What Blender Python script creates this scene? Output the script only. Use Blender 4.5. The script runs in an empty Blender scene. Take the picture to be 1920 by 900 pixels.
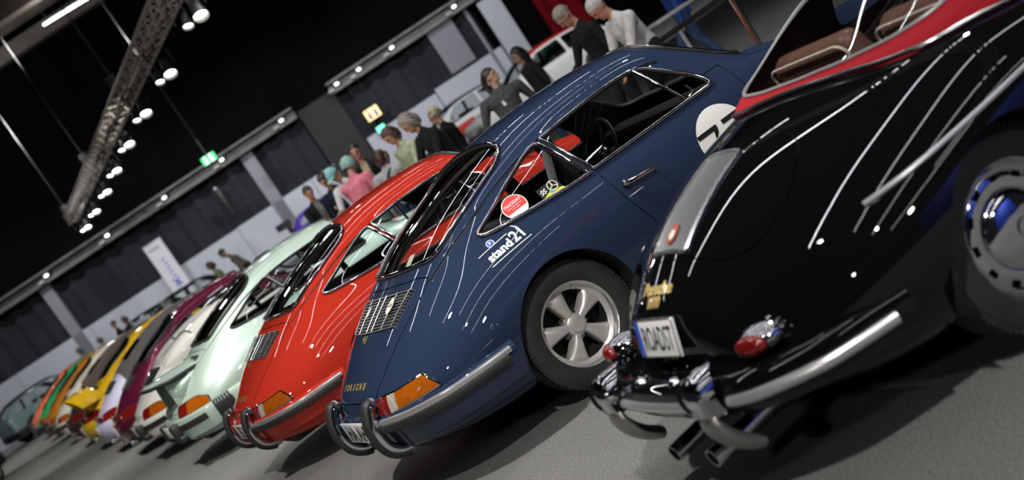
import bpy, bmesh, math, random
import numpy as np
from mathutils import Vector, Matrix
from mathutils.bvhtree import BVHTree

# ------------------------------------------------------------------ camera, world, exposure
SC = bpy.context.scene
COL = SC.collection
random.seed(7)
RNG = np.random.RandomState(7)
PI = math.pi
F_PX, ROLL, PITCH, CAM_H = 2437.0, math.radians(33.43), math.radians(6.457), 1.511
YAW = math.radians(23.27)                 # heading of every parked car in the row
ROW = math.radians(113.4)                 # direction the row runs in
BASE = (-0.2274, 6.708)                   # rear axle of the blue coupe on the floor
PITCH_ROW = 2.99

cam_d = bpy.data.cameras.new('camera')
cam = bpy.data.objects.new('camera', cam_d)
COL.objects.link(cam)
cam_d.sensor_width = 36.0
cam_d.lens = F_PX / 1920.0 * 36.0
cam_d.clip_start, cam_d.clip_end = 0.05, 300
cam.location = (0, 0, CAM_H)
_fw = Vector((0, math.cos(PITCH), -math.sin(PITCH)))
_dn = Vector((0, -math.sin(PITCH), -math.cos(PITCH)))
_rt = Vector((1, 0, 0))
_ix = _rt * math.cos(ROLL) + _dn * math.sin(ROLL)       # direction of image +x
_iy = -_rt * math.sin(ROLL) + _dn * math.cos(ROLL)      # direction of image +y (down)
cam.rotation_euler = Matrix((_ix, -_iy, -_fw)).transposed().to_euler()
cam_d.dof.use_dof = True
cam_d.dof.focus_distance = 6.75
cam_d.dof.aperture_fstop = 1.9
SC.camera = cam

SC.view_settings.view_transform = 'Standard'
SC.view_settings.look = 'None'
SC.view_settings.gamma = 1.0
SC.view_settings.exposure = 0.0
SC.view_settings.use_curve_mapping = False
SC.cycles.use_denoising = True
SC.cycles.max_bounces = 10
SC.cycles.transparent_max_bounces = 24
SC.cycles.sample_clamp_indirect = 6.0
SC.cycles.caustics_reflective = False
SC.cycles.caustics_refractive = False

world = bpy.data.worlds.new('hall_air')
SC.world = world
world.use_nodes = True
world.node_tree.nodes['Background'].inputs[0].default_value = (0.75, 0.82, 1.0, 1)
world.node_tree.nodes['Background'].inputs[1].default_value = 0.012


def ray_px(px, py):
    """direction in the hall of a place seen at (px, py); used to measure where far things stand"""
    a = Vector((px - 960.0, py - 450.0))
    return (_fw * F_PX + _ix * a.x + _iy * a.y).normalized()


def at_depth(px, py, depth):
    d = ray_px(px, py)
    return Vector((0, 0, CAM_H)) + d * (depth / d.y)


def at_height(px, py, z):
    d = ray_px(px, py)
    return Vector((0, 0, CAM_H)) + d * ((z - CAM_H) / d.z)


# ------------------------------------------------------------------ materials
def _nodes(name):
    m = bpy.data.materials.new(name)
    m.use_nodes = True
    nt = m.node_tree
    return m, nt, nt.nodes['Principled BSDF']


def mat(name, col, rough=0.5, metal=0.0, coat=0.0, coat_rough=0.03, spec=0.5, noise=None, bump=None, emit=None,
        emit_s=0.0, sheen=0.0, flake=0.0):
    m, nt, b = _nodes(name)
    b.inputs['Base Color'].default_value = (*col, 1)
    b.inputs['Roughness'].default_value = rough
    b.inputs['Metallic'].default_value = metal
    b.inputs['Coat Weight'].default_value = coat
    b.inputs['Coat Roughness'].default_value = coat_rough
    b.inputs['Specular IOR Level'].default_value = spec
    b.inputs['Sheen Weight'].default_value = sheen
    if emit:
        b.inputs['Emission Color'].default_value = (*emit, 1)
        b.inputs['Emission Strength'].default_value = emit_s
    tc = nt.nodes.new('ShaderNodeTexCoord')
    if noise:                                     # (scale, darkest factor, brightest factor)
        n = nt.nodes.new('ShaderNodeTexNoise')
        n.inputs['Scale'].default_value = noise[0]
        n.inputs['Detail'].default_value = 3
        nt.links.new(tc.outputs['Object'], n.inputs['Vector'])
        r = nt.nodes.new('ShaderNodeValToRGB')
        r.color_ramp.elements[0].position, r.color_ramp.elements[1].position = 0.3, 0.7
        r.color_ramp.elements[0].color = (*[c * noise[1] for c in col], 1)
        r.color_ramp.elements[1].color = (*[min(1, c * noise[2]) for c in col], 1)
        nt.links.new(n.outputs['Fac'], r.inputs['Fac'])
        nt.links.new(r.outputs['Color'], b.inputs['Base Color'])
    if bump:                                      # (scale, strength)
        n = nt.nodes.new('ShaderNodeTexNoise')
        n.inputs['Scale'].default_value = bump[0]
        n.inputs['Detail'].default_value = 2
        nt.links.new(tc.outputs['Object'], n.inputs['Vector'])
        bp = nt.nodes.new('ShaderNodeBump')
        bp.inputs['Strength'].default_value = bump[1]
        bp.inputs['Distance'].default_value = 0.01
        nt.links.new(n.outputs['Fac'], bp.inputs['Height'])
        nt.links.new(bp.outputs['Normal'], b.inputs['Normal'])
    return m


def paint(name, col, rough=0.35, metal=0.0, coat=1.0):
    return mat(name, col, rough=rough, metal=metal, coat=coat, coat_rough=0.012, spec=0.0)


def glass_mat(name, tint=(0.9, 0.93, 0.92), refl=1.0, rough=0.0):
    m = bpy.data.materials.new(name)
    m.use_nodes = True
    nt = m.node_tree
    nt.nodes.clear()
    out = nt.nodes.new('ShaderNodeOutputMaterial')
    mx = nt.nodes.new('ShaderNodeMixShader')
    tr = nt.nodes.new('ShaderNodeBsdfTransparent')
    gl = nt.nodes.new('ShaderNodeBsdfGlossy')
    lw = nt.nodes.new('ShaderNodeLayerWeight')          # thin pane: the same reflection from both sides
    lw.inputs['Blend'].default_value = 0.5
    pw = nt.nodes.new('ShaderNodeMath')
    pw.operation = 'POWER'
    pw.inputs[1].default_value = 5.0
    ml = nt.nodes.new('ShaderNodeMath')
    ml.operation = 'MULTIPLY_ADD'
    ml.use_clamp = True
    ml.inputs[1].default_value = 0.9
    ml.inputs[2].default_value = 0.06 * refl
    tr.inputs['Color'].default_value = (*tint, 1)
    gl.inputs['Roughness'].default_value = rough
    nt.links.new(lw.outputs['Facing'], pw.inputs[0])
    nt.links.new(pw.outputs[0], ml.inputs[0])
    nt.links.new(ml.outputs[0], mx.inputs['Fac'])
    nt.links.new(tr.outputs[0], mx.inputs[1])
    nt.links.new(gl.outputs[0], mx.inputs[2])
    nt.links.new(mx.outputs[0], out.inputs['Surface'])
    return m


def lamp_mat(name, col, strength):
    m = bpy.data.materials.new(name)
    m.use_nodes = True
    nt = m.node_tree
    nt.nodes.clear()
    out = nt.nodes.new('ShaderNodeOutputMaterial')
    e = nt.nodes.new('ShaderNodeEmission')
    e.inputs['Color'].default_value = (*col, 1)
    e.inputs['Strength'].default_value = strength
    nt.links.new(e.outputs[0], out.inputs['Surface'])
    return m


MT = {}
MT['chrome'] = mat('chrome', (0.72, 0.72, 0.74), rough=0.06, metal=1.0)
MT['soft_chrome'] = mat('brushed_trim', (0.55, 0.55, 0.56), rough=0.22, metal=1.0)
MT['alloy'] = mat('satin_alloy', (0.66, 0.65, 0.61), rough=0.36, metal=0.5)
MT['black'] = mat('satin_black', (0.012, 0.012, 0.013), rough=0.45)
MT['rubber'] = mat('black_rubber', (0.018, 0.017, 0.016), rough=0.55, bump=(60, 0.15))
MT['tire'] = mat('tire_rubber', (0.022, 0.020, 0.018), rough=0.62, noise=(9, 0.75, 1.35), bump=(90, 0.25))
MT['lining'] = mat('dark_lining', (0.010, 0.010, 0.011), rough=0.8)
MT['under'] = mat('underbody', (0.02, 0.018, 0.015), rough=0.75, noise=(5, 0.5, 1.8))
MT['leather'] = mat('black_leather', (0.014, 0.013, 0.013), rough=0.45, bump=(120, 0.1))
MT['gold'] = mat('gold_letters', (0.80, 0.58, 0.22), rough=0.25, metal=0.55, coat=0.6)
MT['amber'] = mat('amber_lens', (0.36, 0.085, 0.005), rough=0.12, coat=1.0, noise=(28, 0.82, 1.1))
MT['redlens'] = mat('red_lens', (0.17, 0.007, 0.007), rough=0.1, coat=1.0, noise=(40, 0.7, 1.3))
MT['clearlens'] = mat('clear_lens', (0.42, 0.40, 0.35), rough=0.12, coat=1.0, noise=(60, 0.7, 1.1))
MT['white'] = mat('white_print', (0.82, 0.82, 0.80), rough=0.4, coat=0.3)
MT['cream'] = mat('cream_print', (0.78, 0.74, 0.62), rough=0.4, coat=0.3)
MT['ink'] = mat('black_print', (0.012, 0.012, 0.012), rough=0.4)
MT['redprint'] = mat('red_print', (0.68, 0.045, 0.04), rough=0.4)
MT['yellowprint'] = mat('yellow_print', (0.80, 0.70, 0.04), rough=0.4)
MT['blueprint'] = mat('blue_print', (0.03, 0.09, 0.42), rough=0.4)
MT['skyprint'] = mat('sky_blue_print', (0.08, 0.40, 0.70), rough=0.4)
MT['glass'] = glass_mat('window_glass', refl=1.0)
MT['bright'] = mat('bright_moulding', (0.72, 0.72, 0.73), rough=0.28, metal=0.78)
MT['slat'] = mat('grille_slat', (0.30, 0.30, 0.31), rough=0.3, metal=0.8)
MT['belt'] = mat('grey_webbing', (0.16, 0.16, 0.17), rough=0.8)


# ------------------------------------------------------------------ object helpers
def tag(o, label=None, cat=None, group=None, kind=None):
    if label: o['label'] = label
    if cat: o['category'] = cat
    if group: o['group'] = group
    if kind: o['kind'] = kind
    return o


def empty(name, label, cat, loc=(0, 0, 0), rz=0.0, group=None):
    o = bpy.data.objects.new(name, None)
    COL.objects.link(o)
    o.location = loc
    o.rotation_euler = (0, 0, rz)
    o.empty_display_size = 0.3
    return tag(o, label, cat, group)


CACHE = {}


def link(name, me, mats, parent=None):
    """a new object on mesh data that may be shared; materials sit on the object"""
    o = bpy.data.objects.new(name, me)
    COL.objects.link(o)
    if not isinstance(mats, (list, tuple)):
        mats = [mats]
    while len(me.materials) < len(mats):
        me.materials.append(mats[len(me.materials)])
    for i, m in enumerate(mats):
        o.material_slots[i].link = 'OBJECT'
        o.material_slots[i].material = m
    if parent is not None:
        o.parent = parent
    return o


def mesh_from(name, V, F, smooth=True, normals=None, mi=None, sharp=None):
    me = bpy.data.meshes.new(name)
    me.from_pydata([tuple(v) for v in V], [], [tuple(f) for f in F])
    if mi is not None:
        for _ in range(int(max(mi)) + 1):
            me.materials.append(None)
        me.polygons.foreach_set('material_index', np.asarray(mi, dtype=np.int32))
    me.polygons.foreach_set('use_smooth', np.full(len(me.polygons), bool(smooth)))
    me.update()
    if sharp is not None and smooth:
        me.set_sharp_from_angle(angle=math.radians(sharp))
    if normals is not None:
        me.normals_split_custom_set_from_vertices([tuple(n) for n in normals])
    return me


class G:
    """collects simple pieces of ONE part into one mesh, with a material index per piece"""

    def __init__(self):
        self.V, self.F, self.mi = [], [], []

    def add(self, V, F, mi=0):
        n = len(self.V)
        self.V.extend([tuple(v) for v in V])
        self.F.extend([tuple(i + n for i in f) for f in F])
        self.mi.extend([mi] * len(F))
        return self

    def build(self, name, mats, parent=None, smooth=True, sharp=35, key=None):
        return link(name, mesh_from(name, self.V, self.F, smooth, mi=self.mi, sharp=sharp), mats, parent)

    def mesh(self, name, smooth=True, sharp=35):
        return mesh_from(name, self.V, self.F, smooth, mi=self.mi, sharp=sharp)

    # ---- shapes
    def box(self, c, s, R=None, mi=0, bevel=0.0):
        bm = bmesh.new()
        bmesh.ops.create_cube(bm, size=1)
        bmesh.ops.scale(bm, vec=s, verts=bm.verts)
        if bevel > 0:
            bmesh.ops.bevel(bm, geom=list(bm.edges), offset=bevel, segments=2, affect='EDGES', profile=0.5)
        if R is not None:
            bmesh.ops.rotate(bm, cent=(0, 0, 0), matrix=R, verts=bm.verts)
        bmesh.ops.translate(bm, vec=c, verts=bm.verts)
        bm.verts.index_update()
        self.add([v.co.copy() for v in bm.verts], [[v.index for v in f.verts] for f in bm.faces], mi)
        bm.free()
        return self

    def sphere(self, c, r, mi=0, seg=16, rings=10, R=None):
        r = (r, r, r) if not hasattr(r, '__len__') else r
        V, F = [], []
        for i in range(rings + 1):
            a = PI * i / rings
            for j in range(seg):
                b = 2 * PI * j / seg
                v = Vector((r[0] * math.sin(a) * math.cos(b), r[1] * math.sin(a) * math.sin(b), r[2] * math.cos(a)))
                if R is not None: v = R @ v
                V.append(v + Vector(c))
        for i in range(rings):
            for j in range(seg):
                k = (j + 1) % seg
                F.append((i * seg + j, (i + 1) * seg + j, (i + 1) * seg + k, i * seg + k))
        return self.add(V, F, mi)

    def tube(self, pts, r, closed=False, n=8, mi=0, flat=None, up=None, caps=True):
        """sweep a circle (or an ellipse flat=(rw, rh)) along pts; r may be a list"""
        P = [Vector(p) for p in pts]
        m = len(P)
        T = []
        for i in range(m):
            a = P[(i - 1) % m] if (closed or i > 0) else P[i]
            b = P[(i + 1) % m] if (closed or i < m - 1) else P[i]
            d = b - a
            T.append(d.normalized() if d.length > 1e-9 else Vector((0, 0, 1)))
        u = Vector(up) if up is not None else (Vector((0, 0, 1)) if abs(T[0].z) < 0.9 else Vector((1, 0, 0)))
        V, F = [], []
        for i in range(m):
            if up is not None: u = Vector(up)
            w = T[i].cross(u)
            if w.length < 1e-6: w = T[i].orthogonal()
            w.normalize()
            u = w.cross(T[i]).normalized()
            ri = r[i] if hasattr(r, '__len__') else r
            ra, rb = (ri, ri) if flat is None else (ri * flat[0], ri * flat[1])
            for j in range(n):
                a = 2 * PI * j / n
                V.append(P[i] + w * (ra * math.cos(a)) + u * (rb * math.sin(a)))
        for i in range(m if closed else m - 1):
            k = (i + 1) % m
            for j in range(n):
                l = (j + 1) % n
                F.append((i * n + j, i * n + l, k * n + l, k * n + j))
        if caps and not closed:
            F.append(tuple(range(n - 1, -1, -1)))
            F.append(tuple((m - 1) * n + j for j in range(n)))
        return self.add(V, F, mi)

    def lathe(self, prof, n=48, axis='y', c=(0, 0, 0), mi=0, closed=False):
        """prof: list of (radius, height along the axis)"""
        V, F = [], []
        m = len(prof)
        for (r, h) in prof:
            for j in range(n):
                a = 2 * PI * j / n
                x, z = r * math.cos(a), r * math.sin(a)
                v = (x, h, z) if axis == 'y' else ((x, z, h) if axis == 'z' else (h, x, z))
                V.append((v[0] + c[0], v[1] + c[1], v[2] + c[2]))
        for i in range(m - 1 + (1 if closed else 0)):
            k = (i + 1) % m
            for j in range(n):
                l = (j + 1) % n
                F.append((i * n + j, i * n + l, k * n + l, k * n + j))
        return self.add(V, F, mi)

    def prism(self, poly, h0, h1, frame, mi=0):
        """extrude a 2-D polygon: frame = (origin, e1, e2, e3)"""
        o, e1, e2, e3 = [Vector(q) for q in frame]
        n = len(poly)
        V = [o + e1 * a + e2 * b + e3 * h0 for a, b in poly] + [o + e1 * a + e2 * b + e3 * h1 for a, b in poly]
        F = [tuple(range(n - 1, -1, -1)), tuple(range(n, 2 * n))]
        F += [(i, (i + 1) % n, n + (i + 1) % n, n + i) for i in range(n)]
        return self.add(V, F, mi)


def catmull(pts, per=8, closed=True):
    P = [np.array(p, float) for p in pts]
    n = len(P)
    out = []
    for i in range(n if closed else n - 1):
        p0 = P[(i - 1) % n] if closed or i > 0 else P[i]
        p1, p2 = P[i], P[(i + 1) % n]
        p3 = P[(i + 2) % n] if closed or i < n - 2 else P[(i + 1) % n]
        for k in range(per):
            t = k / per
            out.append(0.5 * ((2 * p1) + (-p0 + p2) * t + (2 * p0 - 5 * p1 + 4 * p2 - p3) * t * t + (-p0 + 3 * p1 - 3 * p2 + p3) * t ** 3))
    if not closed: out.append(P[-1])
    return np.array(out)


def round_poly(pts, rad, per=6):
    """polygon with rounded corners; rad is one radius or one per corner"""
    P = [np.array(p, float) for p in pts]
    n = len(P)
    out = []
    for i in range(n):
        r = rad[i] if hasattr(rad, '__len__') else rad
        a, b, c = P[i - 1], P[i], P[(i + 1) % n]
        d1, d2 = (a - b), (c - b)
        l1, l2 = np.linalg.norm(d1), np.linalg.norm(d2)
        r1 = min(r, 0.49 * l1, 0.49 * l2)
        if r1 < 1e-5:
            out.append(b)
            continue
        p, q = b + d1 / l1 * r1, b + d2 / l2 * r1
        for k in range(per + 1):
            t = k / per
            out.append((1 - t) ** 2 * p + 2 * t * (1 - t) * b + t * t * q)
    return np.array(out)


def densify(poly, step=0.02, closed=True):
    out = []
    n = len(poly)
    for i in range(n if closed else n - 1):
        a, b = np.array(poly[i], float), np.array(poly[(i + 1) % n], float)
        k = max(1, int(np.linalg.norm(b - a) / step))
        for j in range(k): out.append(a + (b - a) * j / k)
    if not closed: out.append(np.array(poly[-1], float))
    return np.array(out)


def sdist(P, poly):
    """signed distance of 2-D points to a closed polygon, positive inside"""
    poly = np.asarray(poly, float)
    A, B = poly, np.roll(poly, -1, 0)
    lo, hi = poly.min(0) - 0.12, poly.max(0) + 0.12
    res = np.full(len(P), -0.12)
    idx = np.where(((P >= lo) & (P <= hi)).all(1))[0]
    Q = P[idx]
    best = np.full(len(Q), 1e9)
    ins = np.zeros(len(Q), bool)
    for a, b in zip(A, B):
        d = b - a
        L = d @ d
        if L < 1e-14: continue
        t = np.clip(((Q - a) @ d) / L, 0, 1)
        best = np.minimum(best, np.hypot(*(Q - a - t[:, None] * d).T))
        c = ((a[1] > Q[:, 1]) != (b[1] > Q[:, 1]))
        with np.errstate(divide='ignore', invalid='ignore'):
            xi = (b[0] - a[0]) * (Q[:, 1] - a[1]) / (b[1] - a[1]) + a[0]
        ins ^= (c & (Q[:, 0] < xi))
    res[idx] = np.where(ins, best, -best)
    return res


# ------------------------------------------------------------------ smooth panels: a net of sections, and clean cuts in it
class Panel:
    def __init__(self, V, F, T, N):
        self.V, self.F, self.T, self.N = V, F, T, N

    def clip(self, g):
        """split along g = 0 -> (inside with g > 0, outside)"""
        g = np.where(np.abs(g) < 1e-6, 1e-6, g)
        pos = (g > 0).tolist()
        gl = g.tolist()
        ins, outs, cut = [], [], []
        for f in self.F:
            s = sum(pos[i] for i in f)
            if s == len(f): ins.append(f)
            elif s == 0: outs.append(f)
            else: cut.append(f)
        new, src = {}, []
        n0 = len(self.V)
        for f in cut:
            a, b = [], []
            m = len(f)
            for i in range(m):
                p, q = f[i], f[(i + 1) % m]
                (a if pos[p] else b).append(p)
                if pos[p] != pos[q]:
                    key = (p, q) if p < q else (q, p)
                    k = new.get(key)
                    if k is None:
                        k = n0 + len(src)
                        new[key] = k
                        p_, q_ = key
                        src.append((p_, q_, gl[p_] / (gl[p_] - gl[q_])))
                    a.append(k)
                    b.append(k)
            if len(a) > 2: ins.append(tuple(a))
            if len(b) > 2: outs.append(tuple(b))
        V, T, N = self.V, self.T, self.N
        if src:
            i0 = np.array([s[0] for s in src]); i1 = np.array([s[1] for s in src]); w = np.array([s[2] for s in src])
            V = np.vstack([V, V[i0] * (1 - w)[:, None] + V[i1] * w[:, None]])
            T = np.concatenate([T, T[i0] * (1 - w) + T[i1] * w])
            N = np.vstack([N, N[i0] * (1 - w)[:, None] + N[i1] * w[:, None]])
        return Panel(V, ins, T, N).pack(), Panel(V, outs, T, N).pack()

    def pack(self):
        used = np.zeros(len(self.V), bool)
        for f in self.F:
            for i in f: used[i] = True
        idx = np.cumsum(used) - 1
        il = idx.tolist()
        return Panel(self.V[used], [tuple(il[i] for i in f) for f in self.F], self.T[used], self.N[used])

    def offset(self, d):
        return Panel(self.V + self.N * d, self.F, self.T, self.N)

    def flip(self):
        return Panel(self.V, [tuple(reversed(f)) for f in self.F], self.T, -self.N)

    def mesh(self, name):
        n = self.N / np.maximum(1e-9, np.linalg.norm(self.N, axis=1))[:, None]
        return mesh_from(name, self.V, self.F, True, normals=n)

    def lens(self, d):
        """front face lifted by d with walls down to the panel"""
        cnt = {}
        for f in self.F:
            m = len(f)
            for i in range(m): cnt[(f[i], f[(i + 1) % m])] = 1
        n = len(self.V)
        V = np.vstack([self.V + self.N * d, self.V - self.N * 0.004])
        F = list(self.F)
        for (a, b) in cnt:
            if (b, a) not in cnt: F.append((b, a, a + n, b + n))
        return V, F


def _bs_eval(C, segs, axis):
    """uniform cubic B-spline along an axis of an already extended net"""
    C = np.moveaxis(C, axis, 0)
    out = []
    S = C.shape[0] - 3
    for i in range(S):
        for k in range(segs[i]):
            t = k / segs[i]
            w = ((1 - t) ** 3 / 6, (3 * t ** 3 - 6 * t * t + 4) / 6, (-3 * t ** 3 + 3 * t * t + 3 * t + 1) / 6, t ** 3 / 6)
            out.append(w[0] * C[i] + w[1] * C[i + 1] + w[2] * C[i + 2] + w[3] * C[i + 3])
    out.append((C[S] + 4 * C[S + 1] + C[S + 2]) / 6)
    return np.moveaxis(np.array(out), 0, axis)


def loft(stations, ds=0.02, dt=0.02, fix=2, open_bottom=False):
    """stations: list of (x, [(y, z) or (dx, y, z), ...]) from the underside centre to the top centre (right half uses -y)"""
    D = np.array([[((x + p[0], p[1], p[2]) if len(p) == 3 else (x, p[0], p[1])) for p in ps] for x, ps in stations], float)
    mir = np.array([1, -1, 1.0])

    def ext(C):
        a = C[:, 1:2] * mir if not open_bottom else 2 * C[:, :1] - C[:, 1:2]
        b = C[:, -2:-1] * mir
        C = np.concatenate([a, C, b], 1)
        return np.concatenate([2 * C[:1] - C[1:2], C, 2 * C[-1:] - C[-2:-1]], 0)
    C = D.copy()
    for _ in range(fix):
        E = ext(C)
        E = (E[:-2] + 4 * E[1:-1] + E[2:]) / 6
        E = (E[:, :-2] + 4 * E[:, 1:-1] + E[:, 2:]) / 6
        C = C + (D - E)
    E = ext(C)
    ls = np.linalg.norm(np.diff(D, axis=0), axis=2).max(1)
    lt = np.linalg.norm(np.diff(D, axis=1), axis=2).max(0)
    ss = [max(2, int(math.ceil(l / ds))) for l in ls]
    st = [max(2, int(math.ceil(l / dt))) for l in lt]
    P = _bs_eval(_bs_eval(E, ss, 0), st, 1)                 # (ns, nt, 3)
    P[:, -1, 1] = 0
    if not open_bottom: P[:, 0, 1] = 0
    ns, nt, _ = P.shape
    tpar = np.concatenate([[i + k / n for k in range(n)] for i, n in enumerate(st)] + [[len(st)]])
    Lf = P.copy()
    Rt = P[:, ::-1] * mir
    Q = np.concatenate([Lf, Rt[:, 1:]], 1)                   # bottom - left side - top - right side - bottom
    tq = np.concatenate([tpar, tpar[::-1][1:]])
    nq = Q.shape[1]
    du = np.gradient(Q, axis=0)
    dv = np.gradient(Q, axis=1)
    if not open_bottom:
        dv[:, 0] = (Q[:, 1] - Q[:, -2]) / 2
        dv[:, -1] = dv[:, 0]
    N = np.cross(dv, du)
    ln = np.linalg.norm(N, axis=2)
    N = N / np.maximum(ln, 1e-12)[..., None]
    for e, v in ((0, -1.0), (-1, 1.0)):
        if ls[e if e == 0 else -1] >= 0 and np.ptp(Q[e], axis=0).max() < 1e-3: N[e] = (v, 0, 0)
    V = Q.reshape(-1, 3)
    F = []
    for i in range(ns - 1):
        for j in range(nq - 1):
            F.append((i * nq + j, i * nq + j + 1, (i + 1) * nq + j + 1, (i + 1) * nq + j))
    return Panel(V, F, np.tile(tq, ns), N.reshape(-1, 3))


class Skin:
    """the uncut surface, for laying trims and stickers on it"""

    def __init__(self, p):
        self.b = BVHTree.FromPolygons([tuple(v) for v in p.V], [tuple(f) for f in p.F])

    def hit(self, o, d):
        r = self.b.ray_cast(Vector(o), Vector(d))
        if r[0] is None: return None, None
        n = r[1]
        if n.dot(Vector(d)) > 0: n = -n
        return r[0], n

    def side(self, x, z, s, lift=0.0):
        p, n = self.hit((x, s * 3.0, z), (0, -s, 0))
        return None if p is None else p + n * lift

    def top(self, x, y, lift=0.0):
        p, n = self.hit((x, y, 4.0), (0, 0, -1))
        return None if p is None else p + n * lift

    def near(self, p):
        r = self.b.find_nearest(Vector(p))
        return r[0], r[1]


def text_mesh(body, size=1.0, bold=0.0, squeeze=1.0):
    """2-D letters as (verts, faces), centred"""
    c = bpy.data.curves.new('letters', 'FONT')
    c.body = body
    c.size = size
    c.align_x, c.align_y = 'CENTER', 'CENTER'
    c.offset = bold
    c.resolution_u = 3
    o = bpy.data.objects.new('letters', c)
    COL.objects.link(o)
    dg = bpy.context.evaluated_depsgraph_get()
    dg.update()
    me = bpy.data.meshes.new_from_object(o.evaluated_get(dg))
    V = np.array([v.co[:] for v in me.vertices])
    F = [tuple(p.vertices) for p in me.polygons]
    bpy.data.objects.remove(o)
    bpy.data.curves.remove(c)
    bpy.data.meshes.remove(me)
    if len(V):
        V[:, 0] -= (V[:, 0].min() + V[:, 0].max()) / 2
        V[:, 1] -= (V[:, 1].min() + V[:, 1].max()) / 2
        V[:, 0] *= squeeze
    return V, F
# ------------------------------------------------------------------ lamps of the hall: row spots behind the camera side, long tubes overhead, added fill spots
CA, SA = math.cos(YAW), math.sin(YAW)
CR, SR = math.cos(ROW), math.sin(ROW)


def row_point(k, along, z):
    """k car spaces down the row, `along` metres forward along a car"""
    return (BASE[0] + PITCH_ROW * k * CR + along * CA, BASE[1] + PITCH_ROW * k * SR + along * SA, z)


LAMP_HOT = lamp_mat('lamp_face', (1.0, 0.97, 0.90), 15.0)
LAMP_TUBE = lamp_mat('tube_glow', (0.93, 0.95, 1.0), 42.0)
HOUSING = mat('lamp_housing', (0.02, 0.02, 0.02), rough=0.5)
TUBE_BODY = mat('tube_body', (0.5, 0.5, 0.5), rough=0.5)


def aim(o, target):
    d = Vector(target) - o.location
    o.rotation_euler = d.to_track_quat('-Z', 'Y').to_euler()


def spot(loc, target, watts, angle=70, blend=0.6, radius=0.12, col=(1.0, 0.96, 0.90)):
    l = bpy.data.lights.new('spot', 'SPOT')
    l.energy = watts
    l.spot_size = math.radians(angle)
    l.spot_blend = blend
    l.shadow_soft_size = radius
    l.color = col
    o = bpy.data.objects.new('spot', l)
    COL.objects.link(o)
    o.location = loc
    aim(o, target)
    return o


def area(loc, target, watts, sx, sy, col=(1, 1, 1)):
    l = bpy.data.lights.new('area', 'AREA')
    l.shape = 'RECTANGLE'
    l.size, l.size_y = sx, sy
    l.energy = watts
    l.color = col
    o = bpy.data.objects.new('area', l)
    COL.objects.link(o)
    o.location = loc
    aim(o, target)
    return o


KEY = 1800
WALL_Y = 46.0
for _k in (-1.6, 0.4, 2.4, 4.6, 7.2, 10.0):
    spot(row_point(_k - 0.9, -2.6, 6.8), row_point(_k, 0.4, 0.4), KEY * (1.0 if _k < 4 else .8), angle=75)
for _k in (0.0, 4.0, 8.0):
    spot(row_point(_k - .3, 5.5, 7.2), row_point(_k, 1.2, 0.6), 700, angle=80)
# added fill spots behind the camera, lower and softer, brightening the cars
spot((-4.5, -3.5, 4.6), (-.6, 7.2, .5), 300, angle=70, radius=.25, col=(1.0, .97, .93))
spot((3.8, -3.0, 4.6), (.4, 6.0, .5), 260, angle=70, radius=.25, col=(.97, .97, 1.0))
spot((-9, 1.5, 4.8), (-3.2, 13, .6), 300, angle=70, radius=.25)
# added spots high up, brightening the visitors, far cars and back wall boards
for _x, _y, _tx, _ty, _w in ((-4, 13, -1, 18, 520), (3, 11, 1, 16.5, 560), (5, 24, 2.2, 37, 5200), (-3, 26, -4, 40, 2600), (-12, 27, -12, 42, 2600)):
    spot((_x, _y, 9.5), (_tx, _ty, .8), _w, angle=62, radius=.2, col=(.95, .97, 1.0))
spot((5.5, 10, 9.0), (3.6, 13.5, 0), 900, angle=70, radius=.2, col=(.92, .95, 1.0))  # added fill for the floor round the barrier
for _x in (-16, -10, -4.5, 1.5):
    spot((_x, 39.5, 8.6), (_x, WALL_Y, .9), 1300, angle=80, radius=.2, col=(.92, .94, 1.0))
# ------------------------------------------------------------------ the hall
def carpet_mat():
    m, nt, b = _nodes('grey_carpet')
    tc = nt.nodes.new('ShaderNodeTexCoord')
    n1 = nt.nodes.new('ShaderNodeTexNoise'); n1.inputs['Scale'].default_value = 150; n1.inputs['Detail'].default_value = 4; n1.inputs['Roughness'].default_value = .75
    n2 = nt.nodes.new('ShaderNodeTexNoise'); n2.inputs['Scale'].default_value = 1.3; n2.inputs['Detail'].default_value = 3
    for n in (n1, n2): nt.links.new(tc.outputs['Object'], n.inputs['Vector'])
    r1 = nt.nodes.new('ShaderNodeValToRGB')
    r1.color_ramp.elements[0].position, r1.color_ramp.elements[1].position = .40, .60
    r1.color_ramp.elements[0].color = (.055, .055, .054, 1)
    r1.color_ramp.elements[1].color = (.27, .27, .262, 1)
    r2 = nt.nodes.new('ShaderNodeValToRGB')
    r2.color_ramp.elements[0].color = (.82, .82, .82, 1)
    r2.color_ramp.elements[1].color = (1.08, 1.08, 1.08, 1)
    mx = nt.nodes.new('ShaderNodeMix'); mx.data_type = 'RGBA'; mx.blend_type = 'MULTIPLY'; mx.inputs['Factor'].default_value = 1
    nt.links.new(n1.outputs['Fac'], r1.inputs['Fac'])
    nt.links.new(n2.outputs['Fac'], r2.inputs['Fac'])
    nt.links.new(r1.outputs['Color'], mx.inputs['A'])
    nt.links.new(r2.outputs['Color'], mx.inputs['B'])
    nt.links.new(mx.outputs['Result'], b.inputs['Base Color'])
    b.inputs['Roughness'].default_value = .9
    b.inputs['Specular IOR Level'].default_value = .15
    bp = nt.nodes.new('ShaderNodeBump'); bp.inputs['Strength'].default_value = .5; bp.inputs['Distance'].default_value = .01
    nt.links.new(n1.outputs['Fac'], bp.inputs['Height'])
    nt.links.new(bp.outputs['Normal'], b.inputs['Normal'])
    return m


def struct(g, name, m, smooth=False):
    o = g.build(name, m, None, smooth=smooth)
    o['kind'] = 'structure'
    return o


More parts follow.
